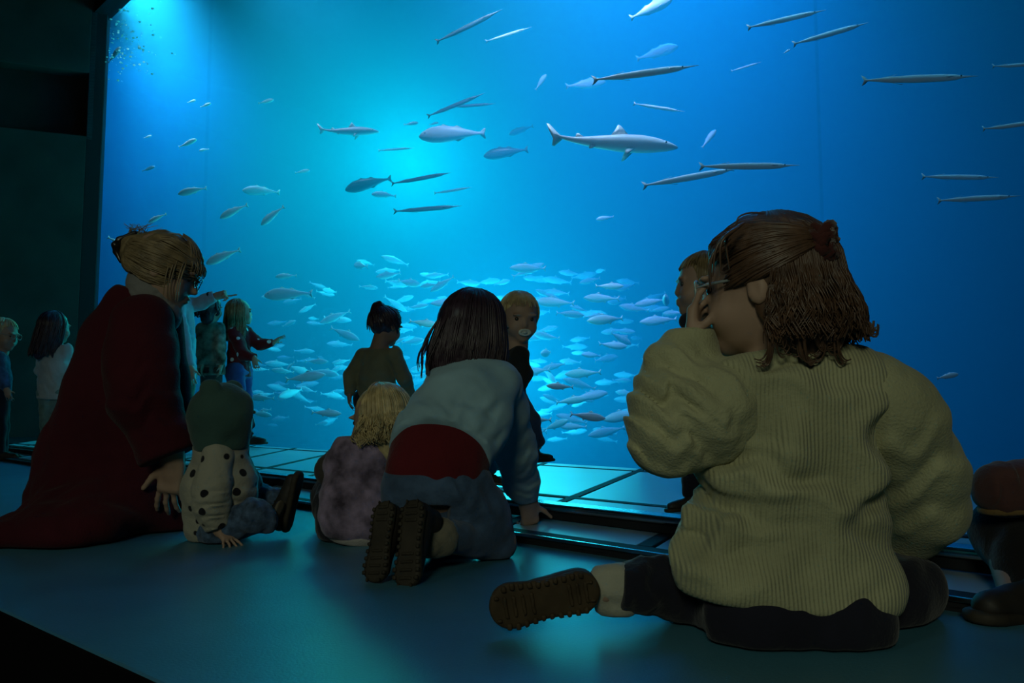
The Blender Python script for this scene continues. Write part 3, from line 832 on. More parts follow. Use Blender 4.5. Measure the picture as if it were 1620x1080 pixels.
    for i in range(26):                                    # tail hanging from the scrunchie, curled ends
        o_ = rs.uniform(-10, 14); e_ = rs.uniform(-20, 30)
        pp.append((smooth_path([sc, J(1322 + o_, 420, -.02), J(1338 + o_, 470, -.02), J(1350 + o_ + e_ * .3, 515 + rs.uniform(-8, 8), -.02), J(1375 + e_ * .4, 528 + rs.uniform(-10, 8), -.02), J(1382 + e_ * .3, 512 + rs.uniform(-6, 10), -.02)], 16), .0026, .001))
    for i in range(70):                                    # curls at the lower edge
        x0 = rs.choice((1222, 1240, 1258, 1272, 1290, 1306, 1322, 1338)) + rs.gauss(0, 3); dd = -.075 + .00002 * (x0 - 1260) ** 2 * .1
        cdir = rs.choice((-1, 1))
        ly = 14 * math.sin(x0 * .13) + rs.uniform(-8, 4); cdir = (1 if math.sin(x0 * .21) > -.2 else -1) * rs.uniform(.5, 1.1); pp.append((smooth_path([J(x0, 450, dd), J(x0 + rs.uniform(-4, 4), 500, dd - .006), J(x0 + 3 * cdir, 538 + ly, dd - .005), J(x0 + 9 * cdir, 556 + ly, dd), J(x0 + 17 * cdir, 563 + ly, dd), J(x0 + 25 * cdir, 561 + ly, dd)], 15), .0019, .0008))
    tubes('hair_locks', pp, H_BROWN, root)
    bp = []
    for i in range(7):
        a0 = i * .9
        bp.append(([sc + (H.r * math.cos(a0 + t) + H.u * math.sin(a0 + t)) * (.022 + .005 * math.sin(5 * t + i)) + H.f * (.012 * math.sin(3 * t + i) - .006) for t in np.linspace(0, 5, 18)], .0085, .006))
    tubes('scrunchie', bp, cloth('dark_red_scrunchie', (.06, .018, .016)), root, 7)
    return root
girl_ribbed()

# ------------------------------------------------------------------ kneeling girl reaching for the rail
def girl_kneeling():
    J = P; m = lambda r, d=1.75: r * d / FPX
    root = person(700, 870, 1.72, 'girl in grey sweatshirt and jeans kneeling with smooth dark hair, hand on the floor rail', z=0.0)
    H = Head(J(754, 522, 1.89), .175, (.62, .76, -.12), (.06, .1, 1))
    B = Field(); H.sculpt(B, J(742, 600, 1.84), .20)
    B.chain([(J(695, 760, 1.72), m(60)), (J(705, 690, 1.76), m(52)), (J(738, 615, 1.83), m(50))], .02, (YAX, .75))
    B.chain([(J(795, 612, 1.84), m(28)), (J(814, 700, 1.97), m(24)), (J(830, 778, 2.10), m(17, 2.1)), (J(835, 795, 2.12), m(16, 2.1))], .01)
    B.chain([(J(700, 618, 1.86), m(28)), (J(735, 690, 1.98), m(24)), (J(775, 735, 2.10), m(18))], .01)
    hand(B, J(836, 794, 2.115), (.10, .25, -1), (-.35, .75, .1), .125, (38, 44, 48, 50), .07, 1, (.9, .3, -.5))
    B.chain([(J(715, 775, 1.72), m(40)), (J(788, 858, 1.76), m(28)), (J(700, 850, 1.62), m(22)), (J(664, 846, 1.585), m(20))], .01)
    B.chain([(J(665, 775, 1.70), m(40)), (J(720, 855, 1.86), m(28)), (J(640, 845, 1.70), m(20)), (J(616, 850, 1.62), m(18))], .01)
    B.build('body', M_SKIN, root, .0048, 1)
    grey = cloth('grey_sweatshirt', (.27, .42, .50), bump=.12, bscale=260)
    S = Field(); tor = [(J(752, 608, 1.83), m(52)), (J(735, 650, 1.79), m(76)), (J(700, 705, 1.73), m(84))]
    S.chain(tor, .04, (YAX, .75)); S.cap(J(705, 615, 1.84), J(790, 608, 1.84), m(36), None, .04)
    S.cap(J(748, 585, 1.85), J(745, 575, 1.86), m(36), m(30), .03)
    S.fold(J(730, 690, 1.66), .10, (.1, 0, 1), .055, .005, 3); S.fold(J(650, 680, 1.66), .08, (1, 0, .7), .05, .004, 6); S.fold(J(770, 640, 1.70), .06, (1, 0, -.6), .06, .004, 4)
    S.crumple(.0028, .14, 5)
    S.cut(J(690, 727, 1.72), (-.12, -.80, -.60), .004); S.cut(J(747, 573, 1.86), (0, .1, 1), .004)
    S.build('sweatshirt', grey, root, .005, 2)
    L = Field(); L.chain([(J(792, 608, 1.84), m(36)), (J(804, 650, 1.90), m(34)), (J(815, 712, 1.98), m(33, 1.98)), (J(826, 764, 2.08), m(27, 2.1)), (J(832, 785, 2.11), m(20, 2.1))], .02)
    L.fold(J(830, 720, 1.94), .07, (-.2, 0, 1), .045, .003, 3); L.fold(J(833, 765, 2.04), .04, (0, 0, 1), .03, .004, 7); L.crumple(.002, .10, 6)
    L.cut(J(834, 792, 2.115), (.05, .2, -1), .004, J(834, 792, 2.115), .06)
    L.build('sleeve', grey, root, .005, 2)
    L = Field(); L.chain([(J(702, 618, 1.86), m(34)), (J(735, 690, 1.98), m(30)), (J(772, 730, 2.08), m(24))], .02); L.build('sleeve', grey, root, .006, 1)
    S = Field(); S.chain([(J(722, 668, 1.77), m(52)), (J(699, 712, 1.73), m(73)), (J(688, 752, 1.71), m(78))], .03, (YAX, .74)); S.crumple(.0016, .12, 3)
    S.cut(J(688, 768, 1.71), (-.1, .1, -1), .006)
    S.build('red_shirt', cloth('dark_red_jersey', (.10, .010, .014)), root, .005, 2)
    T_ = Field(); T_.cap(J(660, 772, 1.70), J(718, 768, 1.72), m(56), None, .03)
    T_.chain([(J(705, 775, 1.71), m(56)), (J(755, 815, 1.74), m(48)), (J(784, 856, 1.76), m(34))], .03); T_.chain([(J(786, 862, 1.76), m(31)), (J(752, 853, 1.70), m(27)), (J(706, 848, 1.625), m(26))], .004)
    T_.chain([(J(665, 778, 1.71), m(48)), (J(720, 850, 1.86), m(34))], .03); T_.cap(J(720, 855, 1.86), J(660, 845, 1.70), m(28), m(25), .02)
    T_.fold(J(745, 780, 1.66), .07, (.8, 0, 1), .06, .004, 3); T_.crumple(.0022, .09, 5)
    T_.cut(J(712, 848, 1.635), (-1, -.3, .05), .004, J(700, 848, 1.62), .05); T_.cut(J(690, 742, 1.66), (-.12, -.25, 1), .005); T_.cut(Vector((0, 0, .002)), (0, 0, -1), .003)
    T_.build('jeans', JEANS, root, .0048, 1)
    W_ = Field(); W_.chain([(J(696, 850, 1.612), m(29)), (J(676, 852, 1.60), m(28))], .01); W_.cap(J(640, 848, 1.72), J(618, 850, 1.64), m(24), None, .01)
    W_.fold(J(690, 850, 1.57), .06, (1, 0, .25), .030, .0022, 2); W_.crumple(.001, .05, 3); W_.build('leg_warmer', cloth('grey_brown_knit', (.17, .155, .12)), root, .0045, 1)
    for hx, hy, tx, ty, d0, d1 in ((608, 792, 590, 917, 1.555, 1.49), (653, 790, 640, 926, 1.54, 1.475)):
        h_, t_ = J(hx, hy, d0), J(tx, ty, d1)
        shoe('boot', h_, t_, (.42, .9, .1), (t_ - h_).length * 1.03, root, BOOT, SOLE, .0045, .12, False, 1.0, True)
    sh = skull_hair(H, .98, -.55); h = H.h
    sh.chain([(H.p(-.06, -.18, .05), .34 * h), (H.p(-.08, -.20, -.35), .33 * h), (H.p(-.12, -.22, -.52), .31 * h)], .03)
    sh.cut(H.p(0, .20, .2), H.f * .9 + H.u * -.4, .01); sh.cut(H.p(0, -.2, -.66), -H.u, .01); sh.crumple(.0015, .05, 2, (1, 1, .15))
    sh.build('hair', H_DARK, root, .0045, 1)
    pp = hair_down(H, 900, .70, 21, face=62, wav=.012, r=(.0021, .0011), vol=1.03, flare=.08, down=Vector((-.13, 0, -1)))
    pp += [(p_, .0016, .0008) for p_, a, b in hair_down(H, 30, .74, 22, face=80, wav=.05, vol=1.06, flare=.16, down=Vector((-.16, 0, -1)))]
    tubes('hair_locks', pp, H_DARK, root)
girl_kneeling()

# ------------------------------------------------------------------ kneeling woman in the long coat
def woman():
    J = lambda x, y, d=2.2: P(x, y, d); D = 2.2; m = lambda r, d=2.2: r * d / FPX
    root = person(170, 850, 2.15, 'woman in long maroon coat kneeling with pinned up hair and glasses, head bent down', z=0.0)
    H = Head(J(262, 428, 2.2), .205, (.90, .22, -.36), (.25, .05, 1))
    B = Field(); H.sculpt(B, J(220, 500, 2.2), .22, True)
    B.chain([(J(150, 800), m(70)), (J(185, 640), m(60)), (J(215, 520), m(50))], .03, (YAX, .8))
    B.chain([(J(228, 520, 2.12), m(30)), (J(230, 625, 2.06), m(26)), (J(270, 712, 2.05), m(18)), (J(273, 728, 2.05), m(16))], .01)
    B.chain([(J(250, 520, 2.3), m(30)), (J(262, 620, 2.4), m(26)), (J(290, 700, 2.45), m(18))], .01)
    hand(B, J(274, 728, 2.05), (-.12, .06, -1), (.15, 1, .1), .165, (14, 18, 20, 24), .16, -1, (-.85, .05, -.75))
    B.chain([(J(170, 815), m(50)), (J(270, 820, 2.3), m(40)), (J(100, 838, 2.1), m(32)), (J(20, 850, 1.98), m(24))], .02)
    B.build('body', M_SKIN, root, .005, 1); H.eyes(root, M_SKIN)
    mar = cloth('maroon_wool', (.055, .008, .014), bump=.5, bscale=220, noise=.2, scale=5, sheen=.05)
    S = Field()
    S.chain([(J(222, 490), m(44)), (J(205, 545), m(72)), (J(188, 640), m(86)), (J(176, 730), m(108)), (J(168, 800), m(120))], .05, (YAX, .7))
    S.cap(J(200, 478), J(236, 472), m(30), None, .04)
    S.chain([(J(165, 800, 2.15), m(115)), (J(110, 838, 1.98), m(72)), (J(-60, 858, 1.90), m(30))], .06, (UPZ, .55))
    S.cap(J(250, 800, 2.2), J(262, 830, 2.2), m(52), None, .05)
    S.fold(J(120, 790, 2.02), .22, (.8, 0, .6), .12, .008, 2); S.fold(J(190, 700, 1.98), .2, (1, 0, .35), .14, .007, 7); S.crumple(.004, .25, 8)
    S.cut(Vector((0, 0, .004)), (0, 0, -1), .005); S.cut(J(225, 462, 2.2), (.35, 0, 1), .006)
    S.ell(J(258, 478, 2.2), (m(44), m(40), m(46)), None, .01, 's')
    S.build('coat', mar, root, .007, 2)
    L = Field(); L.chain([(J(226, 512, 2.12), m(46)), (J(222, 570, 2.08), m(50)), (J(228, 632, 2.05), m(48)), (J(262, 700, 2.04), m(40)), (J(276, 735, 2.04), m(42))], .03)
    L.fold(J(225, 630, 1.97), .10, (-.3, 0, 1), .07, .006, 3); L.crumple(.003, .16, 4)
    L.cut(J(269, 722, 2.04), (.42, 0, -1), .004, J(269, 722, 2.04), .10)
    L.build('sleeve', mar, root, .006, 2)
    L = Field(); L.chain([(J(245, 512, 2.28), m(44)), (J(258, 600, 2.36), m(40)), (J(284, 690, 2.44), m(32))], .03); L.build('sleeve', mar, root, .008, 1)
    K = Field(); K.chain([(J(236, 448, 2.2), m(34)), (J(243, 470, 2.2), m(37)), (J(250, 495, 2.19), m(36))], .02)
    K.fold(J(245, 470, 2.13), .09, (.6, 0, 1), .022, .003, 3); K.crumple(.001, .08, 5); K.build('scarf', cloth('grey_scarf', (.17, .17, .17)), root, .005, 1)
    sh = skull_hair(H, .98, -.02); bun = H.p(-.0, -.47, .10)
    sh.ell(bun, [.034, .032, .042], None, .03); sh.cut(H.p(0, .24, .2), H.f * .9 + H.u * -.4, .01); sh.crumple(.003, .05, 2); sh.build('hair', H_ASH, root, .005, 1)
    rs = random.Random(4); pp = []; h = H.h
    for i in range(620):
        a = R(rs.uniform(-150, 150)); e = rs.uniform(-.15, .5) if abs(a) < .9 else rs.uniform(-.85, .5)
        st = H.p(.39 * math.sin(a) * (1 if e > -.4 else .8), .02 + .36 * math.cos(a), .08 + .36 * e * (1.2 if abs(a) < .6 else 1)); c0 = H.p(0, -.07, .1); mid = [st]
        for t in (.25, .5, .75):
            v = (st - c0) * (1 - t) + (bun - c0) * t; loc = Vector((v.dot(H.r) / .395, v.dot(H.f) / .455, v.dot(H.u) / .41)) / h
            mid.append(c0 + v * ((1.05 + rs.uniform(0, .05)) / max(loc.length, .25)))
        pp.append((smooth_path(mid + [bun + Vector([rs.uniform(-.015, .015) for _ in range(3)])], 11), .0024, .0014))
    for i in range(70):                                         # fringe
        az, v, te = rs.uniform(-.75, .75), rs.uniform(1.03, 1.09), rs.uniform(1.35, 1.62)
        pp.append(([H.p(.385 * v * math.sin(az) * math.sin(th), -.07 + (.455 * v + (.05 if th > 1.3 else 0)) * math.cos(az) * math.sin(th), .10 + .41 * v * math.cos(th)) for th in np.linspace(.25, te, 9)], .0026, .001))
    for i in range(8):                                          # side wisps
        q = rs.choice((-1, 1)); y = rs.uniform(.05, .3); pp.append((smooth_path([H.p(q * .37, y, .15), H.p(q * .41, y + .04, -.1), H.p(q * .38, y + .10, -.33)], 9), .0028, .001))
    for i in range(34):                                         # tuft standing up from the clip
        pp.append((smooth_path([bun, bun + Vector((rs.uniform(-.01, .03), rs.uniform(-.02, .02), .045)), bun + Vector((rs.uniform(-.03, .07), rs.uniform(-.03, .03), rs.uniform(.04, .075)))], 8), .0016, .0006))
    tubes('hair_locks', pp, H_ASH, root)
    cl = Field()
    for q in (-1, 0, 1):
        cl.chain([(bun + Vector((.012, .018 * q, .040)), .006), (bun + Vector((-.030, .018 * q, .022)), .008), (bun + Vector((-.036, .018 * q, -.01)), .008), (bun + Vector((-.022, .018 * q, -.038)), .005)], .004)
    cl.cap(bun + Vector((-.036, -.024, .006)), bun + Vector((-.036, .024, .006)), .011, None, .006)
    cl.build('hair_claw', mat('black_plastic', (.015, .012, .012), rough=.3, spec=.5), root, .004, 0)
    Gs = []
    for q in (-1, 1):
        Gs.append(([H.p(q * .15 + .10 * math.cos(a), .445 - .02 * abs(math.cos(a)), .0 + .08 * math.sin(a)) for a in np.linspace(0, 6.283, 20)], .0016, .0016)); Gs.append(([H.p(q * .25, .42, .02), H.p(q * .385, .0, .03)], .0015, .0015))
    Gs.append(([H.p(-.05, .46, .02), H.p(.05, .46, .02)], .0016, .0016))
    tubes('glasses', Gs, M_EYE, root, 5)
woman()
# ------------------------------------------------------------------ the smaller figures, dressed over one jointed body
def figure(root, H, jt, s, m_skin, top, bottom, vox, arms=True, torso=.092, hem=None, sleeves=True, hands=(), flat=.74, neckline=True, seed=1, long_top=0.0, tk=1.0, lk=1.0, top_name='sweater', bottom_name='trousers', fit=1.0):
    """jt: neck, s0/e0/w0 and s1/e1/w1 arms, h0/k0/a0 and h1/k1/a1 legs"""
    g = {k: Vector(v) for k, v in jt.items()}
    mid_s = (g['s0'] + g['s1']) / 2; mid_h = (g['h0'] + g['h1']) / 2; axis = (mid_s - mid_h).normalized()
    ax_r = (g['s1'] - g['s0']).normalized(); fl = axis.cross(ax_r)
    B = Field(); H.sculpt(B, g['neck'], .22)
    B.chain([(mid_h, s * .075), (mid_h.lerp(mid_s, .5), s * .07), (mid_s - axis * (s * .03), s * .068)], .02, (fl, flat))
    B.cap(g['s0'], g['s1'], s * .034, None, .015)
    for i in '01':
        if 'e' + i in g: B.chain([(g['s' + i], s * .030), (g['e' + i], s * .025), (g['w' + i], s * .019)], .01)
        if 'k' + i in g: B.chain([(g['h' + i], s * .048), (g['k' + i], s * .036), (g['a' + i], s * .026)], .01)
    for hd in hands: hand(B, g['w%d' % hd[0]], *hd[1:])
    B.build('body', m_skin, root, vox, 1); H.eyes(root, m_skin)
    S = Field(); tr = torso * s * tk
    S.chain([(mid_h - axis * (s * (.02 + long_top)), tr * 1.08 * fit), (mid_h.lerp(mid_s, .45), tr), (mid_s - axis * (s * .055), tr * .94)], .03, (fl, flat + .04))
    S.cap(g['s0'], g['s1'], s * .046, None, .03)
    S.cap(mid_s, g['neck'].lerp(H.c, .12), s * .052, s * .045, .02)
    for i in '01':
        if 'e' + i in g and sleeves: S.chain([(g['s' + i], s * .047), (g['e' + i], s * .042), (g['w' + i].lerp(g['e' + i], .08), s * .031)], .015)
    S.crumple(s * .0035, s * .12, seed); S.fold(mid_h.lerp(mid_s, .35) - fl * 0.0, s * .16, axis * .8 + ax_r * .5, s * .07, s * .004, seed + 3)
    if hem is None: hem = mid_h - axis * (s * (.035 + long_top))
    S.cut(hem, -axis, .005)
    S.cut(g['neck'].lerp(H.c, .14), H.c - g['neck'], .004, g['neck'], s * .08)
    for i in '01':
        if 'w' + i in g and sleeves: S.cut(g['w' + i], g['w' + i] - g['e' + i], .003, g['w' + i], s * .045)
    S.build(top_name, top, root, vox, 1)
    if bottom is not None:
        T_ = Field(); T_.cap(g['h0'], g['h1'], s * .070 * lk, None, .02)
        for i in '01':
            if 'k' + i in g: T_.chain([(g['h' + i], s * .066 * lk), (g['k' + i], s * .050 * lk), (g['a' + i], s * .040 * lk)], .015)
        T_.crumple(s * .003, s * .09, seed + 1)
        for i in '01':
            if 'a' + i in g: T_.cut(g['a' + i], g['a' + i] - g['k' + i], .003, g['a' + i], s * .06)
        T_.build(bottom_name, bottom, root, vox, 1)
    return g

def head_cap_hair(H, root, m, n, seed, name='hair', vox=.005, front=.30, low=-.22, fringe=True, r=.0028, len_=.3):
    """short fine hair combed down from the crown"""
    F = skull_hair(H, .985, low); F.cut(H.p(0, front - .06, .26), H.f * .9 + H.u * -.5, .01); F.crumple(.002, .05, seed); F.build(name, m, root, vox, 1)
    rs = random.Random(seed); pp = []
    for i in range(n):
        a = R(rs.uniform(0, 360)); fr = abs((a + math.pi) % (2 * math.pi) - math.pi) < R(62)
        sx, sy = math.sin(a), math.cos(a); pts = []
        tmax = rs.uniform(.58, .80) if fr else rs.uniform(1.0, 1.3)
        v = rs.uniform(1.0, 1.05)
        for t in np.linspace(.05, tmax, 9):
            th = t * math.pi / 2
            pts.append(H.p(.385 * v * sx * math.sin(th), -.07 + .455 * v * sy * math.sin(th), .10 + .41 * v * math.cos(th)))
        pp.append((pts, r * rs.uniform(.7, 1.2), r * .4))
    tubes(name + '_locks', pp, m, root, 4)

# --- baby in the spotted jacket, sitting by the woman
def baby():
    J = lambda x, y, d=2.0: P(x, y, d); m = lambda r: r * 2.0 / FPX
    root = person(360, 850, 2.0, 'baby in dark green bear-ear hood and spotted jacket sitting on the floor', z=0.0)
    H = Head(J(358, 658), .160, (.88, .46, -.06))
    B = Field(); H.sculpt(B, J(346, 705, 2.0), .22, ears=False)
    B.chain([(J(335, 825), m(38)), (J(342, 760), m(34)), (J(350, 715), m(30))], .02, (YAX, .85))
    B.chain([(J(344, 722, 1.95), m(16)), (J(332, 785, 1.93), m(15)), (J(344, 832, 1.93), m(12)), (J(348, 838, 1.93), m(11))], .01)
    B.chain([(J(372, 722, 2.06), m(16)), (J(392, 765, 2.1), m(14)), (J(402, 790, 2.12), m(11))], .01)
    hand(B, J(347, 838, 1.935), (.45, -.30, -.28), (.1, .0, -1), .085, (12, 12, 12, 12), .30, 1, (.9, .2, -.1), .003)
    B.build('body', M_SKIN, root, .0036, 1); H.eyes(root, M_SKIN)
    jk = dots_mat('spotted_fleece', (.34, .32, .26), (.012, .012, .016), 27, .25)
    S = Field()
    S.chain([(J(336, 830), m(44)), (J(342, 775), m(50)), (J(350, 722), m(42))], .03, (YAX, .85)); S.cap(J(350, 712, 1.99), J(358, 700), m(36), m(30), .03)
    S.ell(J(372, 770, 2.0), (m(32), m(40), m(38)), None, .04)
    S.fold(J(360, 780, 1.92), .07, (-.2, 0, 1), .04, .004, 3); S.crumple(.0025, .08, 4); S.cut(J(340, 852), (0.1, 0, -1), .006); S.cut(J(357, 694), (.1, .05, 1), .004)
    S.build('jacket', jk, root, .0042, 2)
    L = Field(); L.chain([(J(345, 722, 1.95), m(25)), (J(337, 765, 1.93), m(27)), (J(334, 795, 1.922), m(26)), (J(345, 835, 1.93), m(20))], .02)
    L.fold(J(340, 800, 1.89), .055, (-.25, 0, 1), .026, .0042, 5); L.crumple(.002, .07, 8); L.cut(J(346, 836, 1.93), (.35, 0, -1), .003, J(346, 836, 1.93), .05)
    L.build('sleeve', jk, root, .004, 2)
    L = Field(); L.chain([(J(372, 722, 2.06), m(22)), (J(392, 765, 2.1), m(21)), (J(400, 786, 2.12), m(15))], .02); L.build('sleeve', jk, root, .005, 1)
    T_ = Field(); T_.cap(J(345, 838, 1.98), J(360, 835, 2.04), m(34), None, .03)
    T_.chain([(J(352, 835, 1.96), m(30)), (J(402, 815, 1.95), m(24)), (J(420, 824, 1.96), m(19))], .02); T_.chain([(J(360, 830, 2.06), m(26)), (J(405, 785, 2.12), m(22)), (J(436, 790, 2.1), m(18))], .02)
    T_.crumple(.003, .05, 3); T_.cut(Vector((0, 0, .003)), (0, 0, -1), .003); T_.build('trousers', cloth('speckled_denim', (.06, .10, .17), noise=.5, scale=60), root, .0042, 1)
    shoe('shoe', J(428, 838, 1.97), J(448, 793, 2.0), (-.8, .2, -.35), .075, root, BOOT, mat('pale_sole', (.12, .10, .07), rough=.7), .0032)
    shoe('boot', J(456, 842, 2.04), J(476, 757, 2.05), (-.85, .10, -.22), .155, root, BOOT, SOLE, .0036, .10, True)
    F = Field(); h = H.h
    F.ell(H.p(0, -.06, .03), (.42 * h, .475 * h, .46 * h), H.axes); F.cap(H.p(0, -.04, -.1), H.p(0, -.04, -.44), .41 * h, .37 * h, .05)
    for ex, ey, ed in ((333, 615, 1.955), (369, 617, 2.04)):
        c = J(ex, ey, ed); F.ell(c, (m(17), m(11), m(16)), (H.r * .5 + H.f * .86, H.r * .86 - H.f * .5, H.u), .008)
    F.ell(H.p(0, .52, -.04), (.29 * h, .26 * h, .38 * h), H.axes, .02, 's'); F.cut(H.p(0, .37, 0), H.f, .01)
    F.fold(H.p(-.3, -.1, -.35), .06, H.u, .03, .003, 3); F.crumple(.0018, .10, 5); F.cut(H.p(0, 0, -.52), -H.u + H.f * .1, .006)
    F.build('hood', cloth('dark_green_fleece', (.045, .095, .085)), root, .0042, 2)
baby()

# --- fair toddler sitting in the purple top
def toddler_purple():
    J = lambda x, y, d=2.0: P(x, y, d); m = lambda r: r * 2.0 / FPX
    root = person(565, 850, 2.0, 'small child with wavy pale blond hair sitting in a patterned purple top', z=0.0)
    H = Head(J(600, 664, 2.02), .165, (-.86, .50, -.14))
    B = Field(); H.sculpt(B, J(590, 715, 2.0), .22)
    B.chain([(J(560, 830), m(45)), (J(570, 770), m(42)), (J(588, 715), m(36))], .02, (YAX, .85))
    B.chain([(J(548, 712, 1.99), m(17)), (J(520, 745, 2.04), m(15)), (J(545, 752, 2.16), m(12))], .01)
    B.chain([(J(622, 715, 2.04), m(17)), (J(640, 760, 2.08), m(15)), (J(600, 770, 2.2), m(12))], .01)
    hand(B, J(545, 752, 2.16), (.6, .6, -.1), (.2, .2, -1), .085, (20, 20, 20, 20), .1, 1, None, .003)
    B.build('body', M_SKIN, root, .0045, 1); H.eyes(root, M_SKIN)
    pm = cloth('printed_purple', (.20, .15, .225), noise=.75, scale=22)
    S = Field(); S.chain([(J(570, 815, 1.97), m(60)), (J(570, 770), m(52)), (J(586, 722), m(44))], .04, (YAX, .85)); S.cap(J(552, 714), J(622, 714, 2.03), m(24), None, .03)
    S.ell(J(555, 805, 1.97), (m(44), m(45), m(42)), None, .04); S.cap(J(588, 705), J(590, 694), m(34), m(30), .02)
    S.chain([(J(552, 714, 1.99), m(24)), (J(536, 730, 2.0), m(24))], .02)
    S.fold(J(560, 760, 1.92), .08, (.4, 0, 1), .05, .004, 3); S.crumple(.0025, .09, 4); S.cut(J(560, 847), (-.12, 0, -1), .005); S.cut(J(590, 690), (0, .1, 1), .004)
    S.build('top', pm, root, .0045, 2)
    L = Field(); L.chain([(J(545, 716, 1.99), m(22)), (J(522, 744, 2.03), m(22)), (J(545, 750, 2.13), m(17))], .02); L.crumple(.002, .06, 3); L.build('sleeve', cloth('dark_sleeve', (.05, .045, .04)), root, .0045, 1)
    L = Field(); L.chain([(J(625, 716, 2.04), m(22)), (J(640, 760, 2.08), m(20)), (J(605, 768, 2.18), m(16))], .02); L.build('sleeve', cloth('dark_sleeve', (.05, .045, .04)), root, .006, 1)
    K = Field(); K.chain([(J(566, 824, 1.97), m(58)), (J(548, 812, 1.97), m(46))], .03, (YAX, .85)); K.cut(J(560, 853), (-.12, 0, -1), .004); K.cut(J(560, 838), (.12, 0, 1), .004); K.build('undershirt', cloth('pale_hem', (.36, .33, .32)), root, .0045, 1)
    T_ = Field(); T_.cap(J(540, 828, 2.0), J(600, 832, 2.02), m(36), None, .03); T_.chain([(J(536, 832, 2.0), m(32)), (J(523, 800, 2.05), m(26)), (J(524, 768, 2.14), m(24))], .02); T_.chain([(J(540, 825, 2.02), m(33)), (J(518, 785, 2.16), m(26)), (J(530, 830, 2.28), m(20))], .02); T_.chain([(J(600, 828, 2.05), m(33)), (J(640, 790, 2.2), m(24)), (J(640, 830, 2.3), m(18))], .02)
    T_.crumple(.002, .06, 3); T_.cut(Vector((0, 0, .003)), (0, 0, -1), .003); T_.build('trousers', NAVY, root, .005, 1)
    sh = skull_hair(H, .98, -.45); h = H.h
    sh.chain([(H.p(0, -.14, .0), .32 * h), (H.p(0, -.17, -.34), .31 * h)], .02); sh.cut(H.p(0, .20, .2), H.f * .9 + H.u * -.4, .01); sh.crumple(.003, .05, 2, (1, 1, .3)); sh.build('hair', H_BLOND, root, .0045, 1)
    pp = hair_down(H, 800, .46, 31, face=80, wav=.085, r=(.0021, .0010), vol=1.04, flare=.10, wlen=3.4)
    pp += [(p_, .0012, .0006) for p_, a, b in hair_down(H, 60, .42, 32, face=76, wav=.12, vol=1.10, flare=.12)]
    tubes('hair_locks', pp, H_BLOND, root, 4)
toddler_purple()

# --- toddler with the pacifier
def toddler_pacifier():
    J = lambda x, y, d=3.25: P(x, y, d)
    root = person(785, 766, 3.25, 'fair-haired toddler with a pacifier turning back towards the viewer in dark jacket', z=ZP)
    H = Head(J(822, 502, 3.25), .200, (.26, -.93, -.2))
    g = dict(neck=J(815, 552), s0=J(800, 566, 3.30), s1=J(822, 562, 3.20), e1=J(828, 592, 3.2), w1=J(822, 612, 3.16), e0=J(780, 600, 3.34), w0=J(778, 630, 3.28),
             h0=J(797, 640, 3.28), h1=J(813, 634, 3.2), k0=J(784, 690, 3.24), a0=J(779, 742, 3.26), k1=J(838, 664, 3.16), a1=J(850, 704, 3.2))
    figure(root, H, g, .78, M_SKIN, cloth('dark_jacket', (.018, .02, .022)), cloth('dark_denim', (.035, .05, .085), noise=.3, scale=30), .006,
           hands=[(1, (.2, -.1, -1), (-.8, .3, 0), .085, (30, 34, 38, 40), .1, 1, (.4, -.6, -.6), .003), (0, (0, 0, -1), (.8, .2, 0), .085, (30, 30, 30, 30), .1, 1)], top_name='jacket', seed=4)
    shoe('shoe', J(766, 764, 3.26), J(802, 769, 3.2), (.05, 0, 1), .115, root, BOOT, mat('rubber_sole', (.10, .10, .09), rough=.8), .005, .16, True)
    shoe('shoe', J(845, 732, 3.22), J(883, 729, 3.12), (-.1, -.05, 1), .115, root, BOOT, SOLE, .005, .16)
    head_cap_hair(H, root, H_BLOND, 240, 41, low=-.12)
    F = Field(); c = H.p(0, .43, -.25)
    F.ell(H.p(0, .425, -.25), (.135 * .2, .02 * .2, .075 * .2), H.axes); F.ell(H.p(0, .44, -.25), (.08 * .2, .03 * .2, .045 * .2), H.axes, .002, 's'); F.ell(H.p(0, .44, -.25), (.05 * .2, .04 * .2, .03 * .2), H.axes, .002)
    F.build('pacifier', mat('pale_plastic', (.55, .62, .6), rough=.35, spec=.5), root, .002, 1)
toddler_pacifier()

